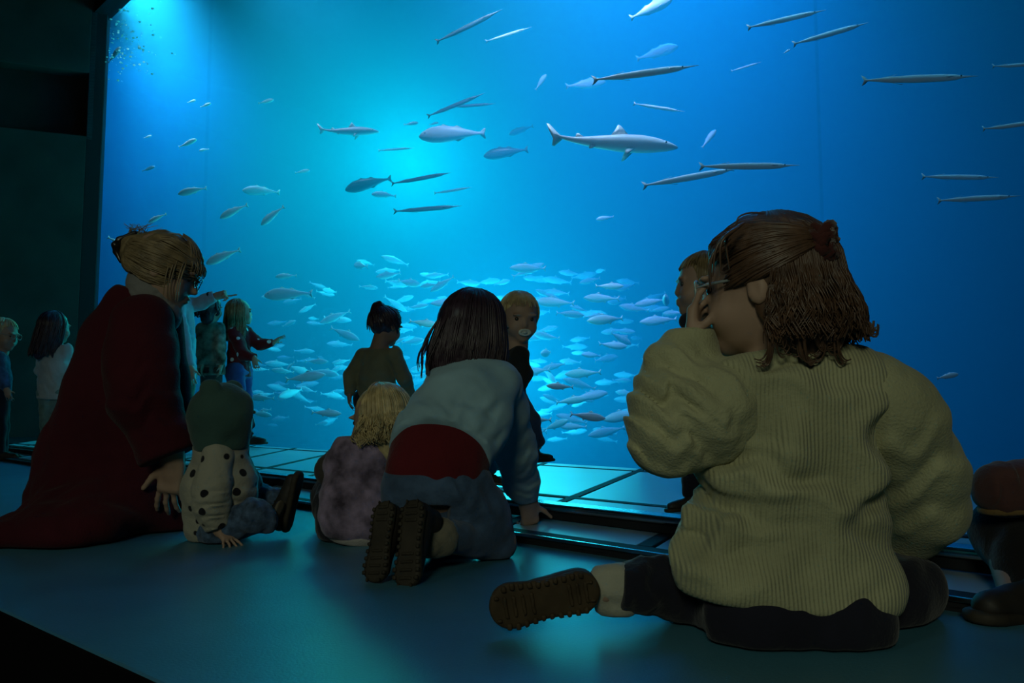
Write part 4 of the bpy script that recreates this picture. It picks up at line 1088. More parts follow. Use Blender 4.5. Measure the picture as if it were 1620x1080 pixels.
# --- girl with the top knot, looking at the fish
def girl_knot():
    J = lambda x, y, d=4.3: P(x, y, d)
    root = person(595, 738, 4.3, 'girl with dark hair in a top knot and olive top standing before the glass', z=ZP)
    H = Head(J(611, 516, 4.3), .195, (.64, .72, -.22))
    g = dict(neck=J(600, 552), s0=J(576, 563, 4.34), s1=J(623, 559, 4.26), e0=J(554, 594, 4.32), w0=J(553, 624, 4.26), e1=J(640, 600, 4.24), w1=J(650, 624, 4.3),
             h0=J(578, 632, 4.33), h1=J(612, 632, 4.28), k0=J(580, 685, 4.33), k1=J(606, 685, 4.28), a0=J(582, 728, 4.34), a1=J(606, 728, 4.3))
    figure(root, H, g, .88, M_SKIN_T, cloth('olive_jersey', (.17, .165, .105)), NAVY, .0065,
           hands=[(0, (-.05, .1, -1), (.8, .2, 0), .10, (20, 24, 28, 30), .1, 1, None, .003), (1, (.3, .3, -1), (-.8, .2, 0), .10, (16, 18, 22, 24), .1, -1, None, .003)], torso=.112, seed=6, top_name='top')
    for x in (580, 604): shoe('shoe', J(x, 738, 4.42), J(x + 8, 741, 4.2), (0, 0, 1), .15, root, BOOT, SOLE, .006, .05)
    sh = skull_hair(H, 1.0, -.06); kn = H.p(-.04, -.34, .46)
    sh.ell(kn, [.026, .026, .028], None, .02); sh.ell(H.p(-.06, -.36, .34), [.03, .03, .03], None, .03); sh.cut(H.p(0, .22, .2), H.f * .9 + H.u * -.4, .01); sh.crumple(.003, .04, 3); sh.build('hair', H_DARK, root, .005, 1)
    rs = random.Random(8); pp = []
    for i in range(260):
        a = R(rs.uniform(-178, 178)); st = H.p(.40 * math.sin(a), -.07 + .45 * math.cos(a) * (.8 if abs(a) < 1 else 1), rs.uniform(-.22, .28) + (.2 if abs(a) < .8 else 0)); c0 = H.p(0, -.07, .1); mid = [st]
        for t in (.33, .66):
            v = (st - c0) * (1 - t) + (kn - c0) * t; loc = Vector((v.dot(H.r) / .40, v.dot(H.f) / .47, v.dot(H.u) / .42)) / H.h; mid.append(c0 + v * (1.06 / max(loc.length, .3)))
        pp.append((smooth_path(mid + [kn], 9), .003, .002))
    for i in range(10): pp.append((smooth_path([kn, kn + Vector((rs.uniform(-.02, .0), 0, .02)), kn + Vector((rs.uniform(-.035, -.005), 0, rs.uniform(-.01, .02)))], 7), .004, .002))
    tubes('hair_locks', pp, H_DARK, root, 4)
girl_knot()

# --- toddler half hidden behind the girl in the ribbed sweater
def toddler_behind():
    J = lambda x, y, d=2.42: P(x, y, d)
    root = person(1092, 806, 2.42, 'toddler in profile in a dark jacket standing behind the ribbed sweater girl', z=ZP)
    H = Head(J(1113, 451), .192, (-.97, .10, .0))
    g = dict(neck=J(1118, 510), s0=J(1108, 536, 2.32), s1=J(1122, 536, 2.50), e0=J(1104, 590, 2.30), w0=J(1085, 640, 2.32), e1=J(1120, 590, 2.52), w1=J(1100, 640, 2.50),
             h0=J(1106, 665, 2.37), h1=J(1108, 665, 2.46), k0=J(1098, 735, 2.37), k1=J(1102, 735, 2.47), a0=J(1096, 784, 2.39), a1=J(1100, 782, 2.47))
    figure(root, H, g, .75, M_SKIN, cloth('navy_jacket', (.014, .02, .026)), NAVY, .005,
           hands=[(0, (-.3, 0, -1), (0, 1, 0), .085, (20, 20, 24, 26), .1, 1, None, .003), (1, (-.3, 0, -1), (0, -1, 0), .085, (20, 20, 24, 26), .1, 1, None, .003)], top_name='jacket', seed=9)
    C_ = Field(); C_.chain([(H.p(-.2, .12, -.50), .022), (H.p(-.05, .26, -.56), .02), (H.p(.12, .2, -.52), .022)], .02); C_.build('collar', cloth('navy_collar', (.014, .02, .03)), root, .004, 1)
    for dd in (2.38, 2.47): shoe('shoe', J(1108, 806, dd), J(1072, 809, dd - .02), (0, 0, 1), .115, root, BOOT, SOLE, .005, .12)
    head_cap_hair(H, root, hair_mat('fair_hair', (.22, .16, .08)), 320, 45, low=-.15)
toddler_behind()

# --- the group standing at the far left part of the window
def girl_red():
    J = lambda x, y, d=6.7: P(x, y, d)
    root = person(400, 705, 6.7, 'girl in red white-dotted top and jeans raising a hand to the glass', z=ZP)
    H = Head(J(380, 494), .215, (.90, .42, .08))
    g = dict(neck=J(376, 518), s0=J(370, 526, 6.62), s1=J(388, 524, 6.78), e0=J(385, 560, 6.5), w0=J(402, 566, 6.45), e1=J(410, 545, 6.75), w1=J(432, 542, 6.75),
             h0=J(372, 588, 6.62), h1=J(384, 588, 6.75), k0=J(378, 645, 6.62), k1=J(388, 645, 6.75), a0=J(392, 690, 6.62), a1=J(390, 690, 6.78))
    figure(root, H, g, 1.16, M_SKIN, dots_mat('red_dotted_jersey', (.16, .012, .016), (.75, .75, .72), 13, .19), cloth('blue_denim', (.04, .06, .19)), .0075,
           hands=[(1, (.75, .1, .55), (.4, -.2, -.8), .13, (6, 4, 4, 10), .22, 1, None, .004), (0, (.25, -.1, -1), (0, 1, 0), .12, (20, 20, 24, 26), .1, 1, None, .004)], seed=3, top_name='top', torso=.088)
    U = Field(); U.cap(J(382, 562, 6.62), J(390, 566, 6.62), .03, None, .02); U.build('undershirt', cloth('white_hem', (.5, .55, .5)), root, .008, 1)
    shoe('shoe', J(388, 703, 6.6), J(427, 702, 6.55), (0, 0, 1), .20, root, BOOT, SOLE, .007, .04, True); shoe('shoe', J(380, 704, 6.8), J(415, 703, 6.78), (0, 0, 1), .20, root, BOOT, SOLE, .007, .04)
    sh = skull_hair(H, 1.0, -.5); sh.cut(H.p(0, .20, .2), H.f * .9 + H.u * -.4, .01); sh.build('hair', H_ASH, root, .006, 1)
    tubes('hair_locks', hair_down(H, 260, 1.1, 51, face=64, wav=.05, r=(.0042, .0024), vol=1.03, flare=.03), H_ASH, root, 4)
girl_red()

def child_patterned():
    J = lambda x, y, d=6.5: P(x, y, d)
    root = person(333, 712, 6.5, 'child in a mottled coat with dark hair seen from behind under the pointing arm', z=ZP)
    H = Head(J(334, 488), .205, (.35, .93, .0))
    g = dict(neck=J(333, 512), s0=J(321, 520, 6.5), s1=J(346, 520, 6.5), e0=J(318, 550, 6.48), w0=J(319, 578, 6.42), e1=J(348, 550, 6.45), w1=J(349, 578, 6.42),
             h0=J(328, 585), h1=J(340, 585), k0=J(330, 645), k1=J(341, 645), a0=J(330, 700), a1=J(342, 700))
    figure(root, H, g, 1.12, M_SKIN, cloth('mottled_coat', (.19, .20, .15), noise=.75, scale=14), cloth('dusky_leggings', (.10, .06, .05)), .0075, seed=5, torso=.092, top_name='coat',
           hands=[(0, (0, 0, -1), (1, 0, 0), .11, (20, 20, 20, 20), .1, 1, None, .004), (1, (0, 0, -1), (-1, 0, 0), .11, (20, 20, 20, 20), .1, -1, None, .004)], lk=.8)
    for x in (328, 341): shoe('shoe', J(x - 3, 710, 6.6), J(x + 3, 712, 6.4), (0, 0, 1), .18, root, BOOT, SOLE, .008, .05)
    sh = skull_hair(H, 1.03, -.4); sh.ell(H.p(0, -.5, .12), [.05, .05, .05], None, .03); sh.cut(H.p(0, .22, .2), H.f * .9 + H.u * -.4, .01); sh.build('hair', H_DARK, root, .006, 1)
    tubes('hair_locks', hair_down(H, 90, .42, 53, face=70, wav=.05, r=(.006, .003), vol=1.04, flare=.05), H_DARK, root, 4)
child_patterned()

def pointer():
    J = lambda x, y, d=5.7: P(x, y, d)
    root = person(282, 714, 5.7, 'person in pale blue-grey jacket pointing at the fish over the children', z=ZP)
    H = Head(J(285, 444), .20, (.92, .36, .02))
    g = dict(neck=J(283, 472), s0=J(277, 486, 5.6), s1=J(296, 484, 5.8), e0=J(287, 535, 5.55), w0=J(300, 580, 5.5), e1=J(318, 478, 5.8), w1=J(340, 469, 5.8),
             h0=J(283, 592, 5.65), h1=J(291, 592, 5.78), k0=J(285, 652, 5.65), k1=J(289, 652, 5.8), a0=J(276, 700, 5.65), a1=J(282, 700, 5.8))
    figure(root, H, g, 1.27, M_SKIN, cloth('pale_jacket', (.26, .31, .36)), cloth('khaki_trousers', (.13, .13, .085)), .0075, seed=7, torso=.088, top_name='jacket',
           hands=[(1, (1, .05, .28), (.1, -.6, -.8), .17, (2, 75, 80, 80), .05, 1, (.6, -.2, .6), .004), (0, (.1, 0, -1), (0, 1, 0), .15, (20, 20, 20, 20), .1, 1, None, .004)])
    Cf = Field(); a, b = J(331, 472, 5.8), J(335, 470.5, 5.8); Cf.cap(a, b, .046, None, .004); Cf.cut(a, a - b, .002); Cf.cut(b, b - a, .002); Cf.build('cuff', m_black, root, .006, 1)
    for x, d in ((270, 5.65), (276, 5.8)): shoe('shoe', J(x, 713, d), J(x + 26, 712, d), (0, 0, 1), .21, root, BOOT, SOLE, .008, .04)
    head_cap_hair(H, root, H_ASH, 120, 55, vox=.007, r=.005, low=-.3)

pointer()

def girl_white():
    J = lambda x, y, d=5.4: P(x, y, d)
    root = person(80, 728, 5.4, 'girl with long straight dark hair and a white top by the concrete wall', z=0.0)
    H = Head(J(88, 518), .205, (.45, .89, .0))
    g = dict(neck=J(86, 548), s0=J(72, 556, 5.4), s1=J(104, 554, 5.4), e0=J(66, 586, 5.46), w0=J(74, 600, 5.62), e1=J(106, 585, 5.46), w1=J(100, 600, 5.62),
             h0=J(76, 620), h1=J(94, 620), k0=J(76, 672), k1=J(92, 672), a0=J(74, 720), a1=J(90, 720))
    figure(root, H, g, .98, M_SKIN, cloth('white_top', (.42, .46, .44)), cloth('faded_denim', (.16, .27, .25), noise=.3, scale=20), .007, seed=8, torso=.098, top_name='top', long_top=.01,
           hands=[(0, (.5, .6, .0), (0, 0, 1), .10, (20, 20, 20, 20), .1, 1, None, .004), (1, (-.4, .6, .0), (0, 0, 1), .10, (20, 20, 20, 20), .1, 1, None, .004)], lk=.95)
    for x in (73, 90): shoe('shoe', J(x - 2, 727, 5.5), J(x + 3, 731, 5.3), (0, 0, 1), .17, root, BOOT, SOLE, .007, .05)
    sh = skull_hair(H, 1.02, -.5); h = H.h
    sh.chain([(H.p(-.04, -.15, .0), .33 * h), (H.p(-.08, -.22, -.4), .28 * h), (H.p(-.22, -.30, -.85), .22 * h)], .03); sh.cut(H.p(0, .20, .2), H.f * .9 + H.u * -.4, .01); sh.crumple(.002, .06, 2, (1, 1, .15)); sh.build('hair', H_DARK, root, .006, 1)
    tubes('hair_locks', hair_down(H, 300, 1.0, 57, face=66, wav=.02, r=(.0036, .0022), vol=1.04, flare=.02, down=Vector((-.22, 0, -1))), H_DARK, root, 4)
girl_white()

def boy_edge():
    J = lambda x, y, d=5.3: P(x, y, d)
    root = person(4, 728, 5.3, 'fair-haired boy with glasses in a blue shirt at the left edge by the wall', z=0.0)
    H = Head(J(6, 529), .205, (.95, -.05, -.18))
    g = dict(neck=J(0, 556), s0=J(-4, 566, 5.22), s1=J(0, 566, 5.40), e0=J(2, 595, 5.18), w0=J(10, 615, 5.15), e1=J(-4, 595, 5.45), w1=J(4, 618, 5.42),
             h0=J(-3, 626, 5.25), h1=J(-1, 626, 5.36), k0=J(-2, 676, 5.25), k1=J(2, 676, 5.37), a0=J(-2, 718, 5.25), a1=J(2, 718, 5.37))
    figure(root, H, g, .94, M_SKIN, cloth('blue_shirt', (.05, .09, .17), noise=.4, scale=30), NAVY, .007, seed=10, torso=.095, top_name='shirt',
           hands=[(0, (.3, 0, -1), (0, 1, 0), .10, (20, 20, 20, 20), .1, 1, None, .004), (1, (.3, 0, -1), (0, -1, 0), .10, (20, 20, 20, 20), .1, 1, None, .004)])
    for d, x in ((5.25, -10), (5.38, -4)): shoe('shoe', J(x, 727, d), J(x + 30, 728, d), (0, 0, 1), .17, root, BOOT, SOLE, .006, .05, True)
    head_cap_hair(H, root, H_BLOND, 140, 61, vox=.006, r=.004, low=-.15)
    Gs = [([H.p(q * .15 + .10 * math.cos(a), .45 - .02 * abs(math.cos(a)), .0 + .08 * math.sin(a)) for a in np.linspace(0, 6.283, 16)], .0022, .0022) for q in (-1, 1)] + [([H.p(q * .25, .42, .02), H.p(q * .385, .0, .03)], .002, .002) for q in (-1, 1)]
    tubes('glasses', Gs, mat('light_frame', (.3, .33, .33), rough=.3), root, 5)
boy_edge()

# --- person sitting at the right edge, mostly outside the frame
def right_sitter():
    J = lambda x, y, d=1.36: P(x, y, d); m = lambda r: r * 1.36 / FPX
    root = person(1700, 980, 1.36, 'person in dark clothes sitting at the right edge, one arm over a raised knee', z=0.0)
    H = Head(J(1800, 545, 1.44), .20, (-.8, .55, -.05))
    B = Field(); H.sculpt(B, J(1790, 660, 1.42), .2)
    B.chain([(J(1780, 960), m(90)), (J(1785, 800), m(80)), (J(1788, 710), m(66))], .03, (YAX, .8))
    B.chain([(J(1740, 960, 1.36), m(60)), (J(1588, 842, 1.42), m(36)), (J(1622, 960, 1.27), m(30))], .02)
    B.chain([(J(1800, 960, 1.42), m(60)), (J(1680, 860, 1.55), m(36)), (J(1700, 960, 1.42), m(30))], .02)
    B.chain([(J(1790, 720, 1.40), m(40)), (J(1600, 776, 1.36), m(30)), (J(1640, 778, 1.42), m(26)), (J(1700, 790, 1.44), m(22))], .02)
    B.cap(J(1760, 715, 1.39), J(1850, 715, 1.45), m(40), None, .02)
    B.chain([(J(1850, 715, 1.45), m(40)), (J(1890, 790, 1.4), m(30)), (J(1760, 795, 1.44), m(22))], .02)
    hand(B, J(1700, 790, 1.44), (1, .1, -.1), (0, 0, -1), .13, (25, 25, 25, 25), .1, 1)
    B.build('body', M_SKIN, root, .007, 1)
    jm = cloth('brown_jacket', (.085, .038, .036)); dk = cloth('black_cloth', (.012, .012, .013))
    S = Field(); S.chain([(J(1780, 930), m(105)), (J(1785, 820), m(98)), (J(1788, 735), m(80))], .05, (YAX, .8)); S.cap(J(1765, 712, 1.39), J(1850, 712, 1.45), m(50), None, .03); S.crumple(.004, .15, 3); S.build('jacket', jm, root, .008, 1)
    L = Field(); L.chain([(J(1790, 715, 1.40), m(50)), (J(1680, 758, 1.36), m(46)), (J(1586, 775, 1.35), m(37)), (J(1640, 782, 1.41), m(36)), (J(1690, 790, 1.44), m(28))], .03)
    L.fold(J(1600, 765, 1.31), .06, (1, 0, -.3), .05, .006, 3); L.crumple(.002, .09, 7); L.build('sleeve', jm, root, .005, 2)
    L = Field(); L.chain([(J(1850, 715, 1.45), m(50)), (J(1890, 790, 1.4), m(44)), (J(1765, 790, 1.44), m(28))], .03); L.build('sleeve', jm, root, .008, 1)
    K = Field(); K.chain([(J(1586, 806, 1.352), m(36)), (J(1650, 815, 1.36), m(50))], .03); K.cut(J(1590, 812, 1.35), (.05, 0, -1), .003); K.cut(J(1590, 800, 1.35), (-.05, 0, 1), .003); K.build('jacket_hem', cloth('tan_hem', (.16, .10, .04)), root, .004, 1)
    T_ = Field(); T_.chain([(J(1740, 930, 1.38), m(90)), (J(1600, 842, 1.41), m(52)), (J(1628, 900, 1.33), m(42)), (J(1634, 965, 1.27), m(36))], .04); T_.chain([(J(1800, 940, 1.42), m(90)), (J(1690, 850, 1.55), m(50)), (J(1700, 965, 1.42), m(40))], .04); T_.cap(J(1740, 950, 1.36), J(1820, 950, 1.42), m(80), None, .04)
    T_.crumple(.003, .10, 3); T_.cut(Vector((0, 0, .004)), (0, 0, -1), .004); T_.build('trousers', dk, root, .007, 1)
    shoe('shoe', J(1680, 985, 1.27), J(1590, 985, 1.23), (0, 0, 1), .19, root, BOOT, SOLE, .006, .1); shoe('shoe', J(1740, 975, 1.40), J(1660, 975, 1.40), (0, 0, 1), .19, root, BOOT, SOLE, .007, .1)
    head_cap_hair(H, root, H_BROWN, 120, 63, vox=.006, r=.004)
right_sitter()
# ------------------------------------------------------------------ fish
def fish_mat(name, c, back, rough=0.38):
    m = bpy.data.materials.new(name); m.use_nodes = True
    nt = m.node_tree; b = nt.nodes['Principled BSDF']; b.inputs['Roughness'].default_value = rough; b.inputs['Specular IOR Level'].default_value = 0.6
    tc = nt.nodes.new('ShaderNodeTexCoord'); sp = nt.nodes.new('ShaderNodeSeparateXYZ'); nt.links.new(tc.outputs['Generated'], sp.inputs[0])
    n = nt.nodes.new('ShaderNodeTexNoise'); n.inputs['Scale'].default_value = 14; nt.links.new(tc.outputs['Generated'], n.inputs['Vector'])
    ad = nt.nodes.new('ShaderNodeMath'); ad.operation = 'MULTIPLY_ADD'; ad.inputs[1].default_value = 0.25; nt.links.new(n.outputs['Fac'], ad.inputs[0]); nt.links.new(sp.outputs['Z'], ad.inputs[2])
    r = nt.nodes.new('ShaderNodeValToRGB'); r.color_ramp.elements[0].position = 0.6; r.color_ramp.elements[1].position = 0.85
    r.color_ramp.elements[0].color = (*c, 1); r.color_ramp.elements[1].color = (*back, 1)
    nt.links.new(ad.outputs[0], r.inputs['Fac']); nt.links.new(r.outputs['Color'], b.inputs['Base Color'])
    return m
F_SILVER = fish_mat('silver_scales', (.74, .88, .88), (.70, .84, .84))
F_WHITE = fish_mat('white_skin', (.9, .9, .88), (.80, .82, .80))
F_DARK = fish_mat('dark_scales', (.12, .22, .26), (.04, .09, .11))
F_MACK = fish_mat('mackerel_scales', (.80, .90, .88), (.55, .68, .65))
F_FIN = mat('fin', (.55, .60, .58), rough=.5)
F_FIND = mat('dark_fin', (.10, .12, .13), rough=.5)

def loft_body(prof, bend=0.0, sides=14):
    """prof rows: x (0 tail .. 1 nose), centre height, half height, half width"""
    prof = np.array(prof); xs = np.linspace(prof[0, 0], prof[-1, 0], 26)
    V = []; n = sides; an = np.arange(n) * 2 * math.pi / n
    for x in xs:
        c, hh, hw = (np.interp(x, prof[:, 0], prof[:, k]) for k in (1, 2, 3))
        y0 = bend * math.sin((1 - x) * 3.0) * (1 - x)
        V += [(x - .5, y0 + hw * math.cos(a), c + hh * math.sin(a)) for a in an]
    F = []
    for i in range(len(xs) - 1):
        for j in range(n): F.append((i * n + j, (i + 1) * n + j, (i + 1) * n + (j + 1) % n, i * n + (j + 1) % n))
    k = len(V); V += [(xs[0] - .5, bend * math.sin(3.0) * 1.0, prof[0, 1]), (xs[-1] - .5, 0, prof[-1, 1])]
    F3 = [(k, (j + 1) % n, j) for j in range(n)] + [(k + 1, (len(xs) - 1) * n + j, (len(xs) - 1) * n + (j + 1) % n) for j in range(n)]
    return V, F, F3

def fin_vf(poly, th, y=0.0, tilt=0.0, bend=0.0):
    """thin fin: outline in x,z, thickest along its middle"""
    c = (sum(p[0] for p in poly) / len(poly), sum(p[1] for p in poly) / len(poly))
    def at(p, yy):
        x, z = p
        y0 = bend * math.sin((.5 - x) * 3.0) * (.5 - x) if bend else 0
        return (x, y + y0 + yy + tilt * (z - poly[0][1]), z)
    V = [at(p, 0) for p in poly] + [at(c, th), at(c, -th)]; n = len(poly); F = []
    for i in range(n): F += [(i, (i + 1) % n, n), ((i + 1) % n, i, n + 1)]
    return V, F

def build_mesh(name, parts, m):
    V, F = [], []
    for p in parts:
        b = len(V); V += list(p[0])
        for fs in p[1:]: F += [tuple(i + b for i in f) for f in fs]
    me = bpy.data.meshes.new(name); me.from_pydata(V, [], F); me.update(); me.shade_smooth(); me.materials.append(m)
    bm = bmesh.new(); bm.from_mesh(me); bmesh.ops.recalc_face_normals(bm, faces=bm.faces); bm.to_mesh(me); bm.free()
    return me

KINDS_ = {}
def kind(nm, prof, fins, mbody, mfin, bend=0.0, eye=None):
    K = {'body': build_mesh('body', [loft_body(prof, bend)], mbody)}
    parts = [('body', K['body'])]
    for fn, poly, th, y, tilt in fins:
        parts.append((fn, build_mesh(fn, [fin_vf(poly, th, y, tilt, bend)], mfin)))
    if eye:
        for q in (-1, 1):
            bm = bmesh.new(); bmesh.ops.create_uvsphere(bm, u_segments=8, v_segments=6, radius=eye[3], matrix=Matrix.Translation((eye[0], eye[1] * q, eye[2])))
            me = bpy.data.meshes.new('eye'); bm.to_mesh(me); bm.free(); me.materials.append(M_EYE); parts.append(('eye', me))
    KINDS_[nm] = parts

gar_prof = [(0, 0, .008, .006), (.06, 0, .010, .009), (.2, 0, .026, .018), (.45, 0, .036, .024), (.7, 0, .034, .022), (.80, 0, .026, .018), (.87, .002, .011, .009), (.94, .004, .005, .005), (1, .005, .002, .002)]
gar_fins = [('tail_fin', [(-.46, .0), (-.50, .034), (-.53, .046), (-.505, .0), (-.53, -.052), (-.50, -.036)], .004, 0, 0),
            ('dorsal_fin', [(-.28, .022), (-.22, .046), (-.20, .046), (-.36, .018)], .003, 0, 0),
            ('anal_fin', [(-.24, -.028), (-.17, -.050), (-.16, -.046), (-.34, -.016)], .003, 0, 0),
            ('pectoral_fin', [(.28, .0), (.22, .014), (.20, .002), (.23, -.008)], .003, -.026, 0)]
kind('garfish', gar_prof, gar_fins, F_SILVER, F_FIN, .015, (.345, .017, .006, .008))
kind('garfish_bent', gar_prof, gar_fins, F_SILVER, F_FIN, .07, (.345, .017, .006, .008))
kind('garfish_shaded', gar_prof, gar_fins, fish_mat('garfish_backlit', (.14, .26, .32), (.05, .12, .15)), F_FIND, .02, (.345, .017, .006, .008))  # same garfish, its backlit shade put into the scale and fin colour
shark_prof = [(0, .045, .006, .004), (.08, .018, .014, .010), (.18, .005, .024, .02), (.35, 0, .048, .04), (.55, 0, .070, .06), (.7, -.002, .072, .064), (.82, -.006, .060, .06), (.92, -.012, .038, .046), (.97, -.016, .022, .032), (1, -.018, .008, .012)]
kind('dogfish', shark_prof, [
    ('tail_fin', [(-.40, .012), (-.46, .06), (-.52, .115), (-.545, .118), (-.52, .06), (-.485, .0), (-.49, -.055), (-.47, -.06), (-.43, -.02)], .008, 0, 0),
    ('dorsal_fin', [(.12, .062), (.045, .145), (.025, .150), (.0, .10), (-.03, .060)], .008, 0, 0),
    ('dorsal_fin', [(-.23, .030), (-.28, .062), (-.30, .062), (-.31, .024)], .006, 0, 0),
    ('pectoral_fin', [(.17, -.045), (.10, -.115), (.075, -.125), (.09, -.05)], .007, -.045, .4),
    ('pectoral_fin', [(.17, -.045), (.10, -.115), (.075, -.125), (.09, -.05)], .007, .045, -.4),
    ('pelvic_fin', [(-.13, -.034), (-.18, -.066), (-.20, -.062), (-.19, -.028)], .005, -.02, .3)], F_WHITE, F_WHITE, .06, (.40, .052, .004, .008))
cod_prof = [(0, 0, .018, .010), (.1, 0, .024, .014), (.25, 0, .055, .035), (.45, 0, .095, .06), (.65, 0, .115, .072), (.8, -.004, .105, .07), (.9, -.012, .075, .055), (.96, -.018, .048, .04), (1, -.022, .015, .015)]
cod_fins = [('tail_fin', [(-.46, .02), (-.53, .085), (-.555, .085), (-.535, .0), (-.555, -.085), (-.53, -.085), (-.46, -.02)], .008, 0, 0),
            ('dorsal_fin', [(.20, .105), (.12, .165), (.02, .125), (.05, .10)], .006, 0, 0),
            ('dorsal_fin', [(.0, .095), (-.10, .135), (-.22, .075), (-.18, .055)], .006, 0, 0),
            ('anal_fin', [(-.02, -.09), (-.12, -.130), (-.22, -.075), (-.18, -.055)], .006, 0, 0),
            ('pectoral_fin', [(.24, -.02), (.14, -.05), (.12, -.085), (.20, -.06)], .006, -.075, .2)]
cod_prof = [(a_, b_, c_ * 1.22, d_ * 1.15) for a_, b_, c_, d_ in cod_prof]
kind('pollack', cod_prof, cod_fins, F_SILVER, F_FIN, .05, (.40, .052, .012, .014))
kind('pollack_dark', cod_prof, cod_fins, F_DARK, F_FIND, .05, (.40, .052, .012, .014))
# shoal fish: body and fins as one mesh, they show too small for parts
mk = [(0, 0, .014, .009), (.1, 0, .024, .014), (.3, 0, .085, .05), (.55, 0, .135, .072), (.75, 0, .125, .070), (.9, 0, .075, .05), (1, 0, .014, .014)]
mack_parts = [loft_body(mk, .05, 10)] + [fin_vf(f[1], f[2], f[3], f[4], .05) for f in (
    ('t', [(-.46, .012), (-.54, .085), (-.56, .085), (-.52, 0), (-.56, -.085), (-.54, -.085), (-.46, -.012)], .006, 0, 0),
    ('d', [(.14, .125), (.06, .18), (-.04, .125)], .005, 0, 0), ('a', [(-.08, -.105), (-.16, -.14), (-.2, -.06)], .005, 0, 0))]
MACK = build_mesh('shoal_fish', mack_parts, F_MACK)

def orient(o, tail, head, size_scale=None, roll=0.0):
    t, h = Vector(tail), Vector(head); x = (h - t); L = x.length; x.normalize()
    z = UPZ - x * x.z; z.normalize(); y = z.cross(x)
    M = Matrix((x, y, z)).transposed().to_4x4() @ Matrix.Rotation(roll, 4, 'X')
    s = size_scale or L
    o.matrix_world = Matrix.Translation((t + h) / 2) @ M @ Matrix.Diagonal((s, s, s, 1))

def put_fish(kname, tx, ty, hx, hy, dt, label, name, group, dh=None, roll=0.0):
    """dt/dh: distance of tail and head behind the glass"""
    root = bpy.data.objects.new(name, None); C.objects.link(root)
    gt, gh = glass_depth(tx), glass_depth(hx); dd = (gt + gh) / 2 + dt
    orient(root, P(tx, ty, dd), P(hx, hy, dd + (dh or 0.0)), None, roll)
    tag(root, label, 'fish', group)
    for pn, me in KINDS_[kname]:
        o = bpy.data.objects.new(pn, me); C.objects.link(o); o.parent = root
    return root

GG = 'garfish in the open water'
for a in (
    ('garfish_shaded', 692, 65, 795, 15, 1.6, 'dark backlit garfish slanting upward alone near the top centre', .0),
    ('garfish', 770, 65, 841, 43, 2.4, 'small pale garfish slanting upward right below the dark backlit one', .0),
    ('garfish', 941, 126, 1105, 104, .9, 'brightest garfish, shining silver, swimming above the white dogfish', .0),
    ('garfish', 1004, 164, 1083, 177, 2.2, 'faint garfish pointing slightly downward between bright garfish and dogfish', .0),
    ('garfish', 1185, 43, 1307, 16, 1.3, 'upper one of two slanting garfish at the top right', .0),
    ('garfish', 1257, 69, 1374, 36, 1.3, 'lower one of two slanting garfish at the top right', .0),
    ('garfish', 1368, 127, 1547, 121, .9, 'large level garfish with forked tail in dark blue water, upper right', .0),
    ('garfish_bent', 1572, 104, 1660, 99, 1.2, 'garfish cut by the right edge, the higher one', .0),
    ('garfish_bent', 1557, 203, 1660, 190, 1.0, 'garfish with curved body cut by the right edge, the lower one', .0),
    ('garfish', 1461, 279, 1580, 281, 1.3, 'upper one of two level garfish at right, above the brown-haired girl', .0),
    ('garfish', 1486, 317, 1615, 310, 1.1, 'lower one of two level garfish at right, above the brown-haired girl', .0),
    ('garfish', 1110, 263, 1265, 262, .9, 'level garfish swimming right under the dogfish, front of the crossing pair', .0),
    ('garfish', 1020, 293, 1172, 266, 1.2, 'garfish slanting up behind another one under the dogfish', .0),
    ('garfish_shaded', 678, 183, 768, 147, 2.2, 'thin dark garfish slanting up over the bright light spot', .0),
    ('garfish_shaded', 715, 169, 785, 164, 2.9, 'thin level garfish crossing behind the slanting dark one', .0),
    ('garfish_shaded', 621, 290, 715, 273, 1.9, 'dark garfish with bright snout under the two pollack', .0),
    ('garfish_shaded', 625, 334, 731, 326, 1.7, 'lowest dark garfish with bright snout below the light spot', .0),
    ('garfish', 600, 238, 656, 234, 3.0, 'tiny pale garfish in the brightest water', .0),
    ('garfish_bent', 688, 305, 747, 296, 2.4, 'small bright curved garfish below the light spot', .0),
    ('garfish', 1158, 112, 1205, 98, 3.2, 'barely visible garfish in hazy blue water right of centre', .0)):
    put_fish(a[0], *a[1:6], a[6], 'garfish', GG, a[7])

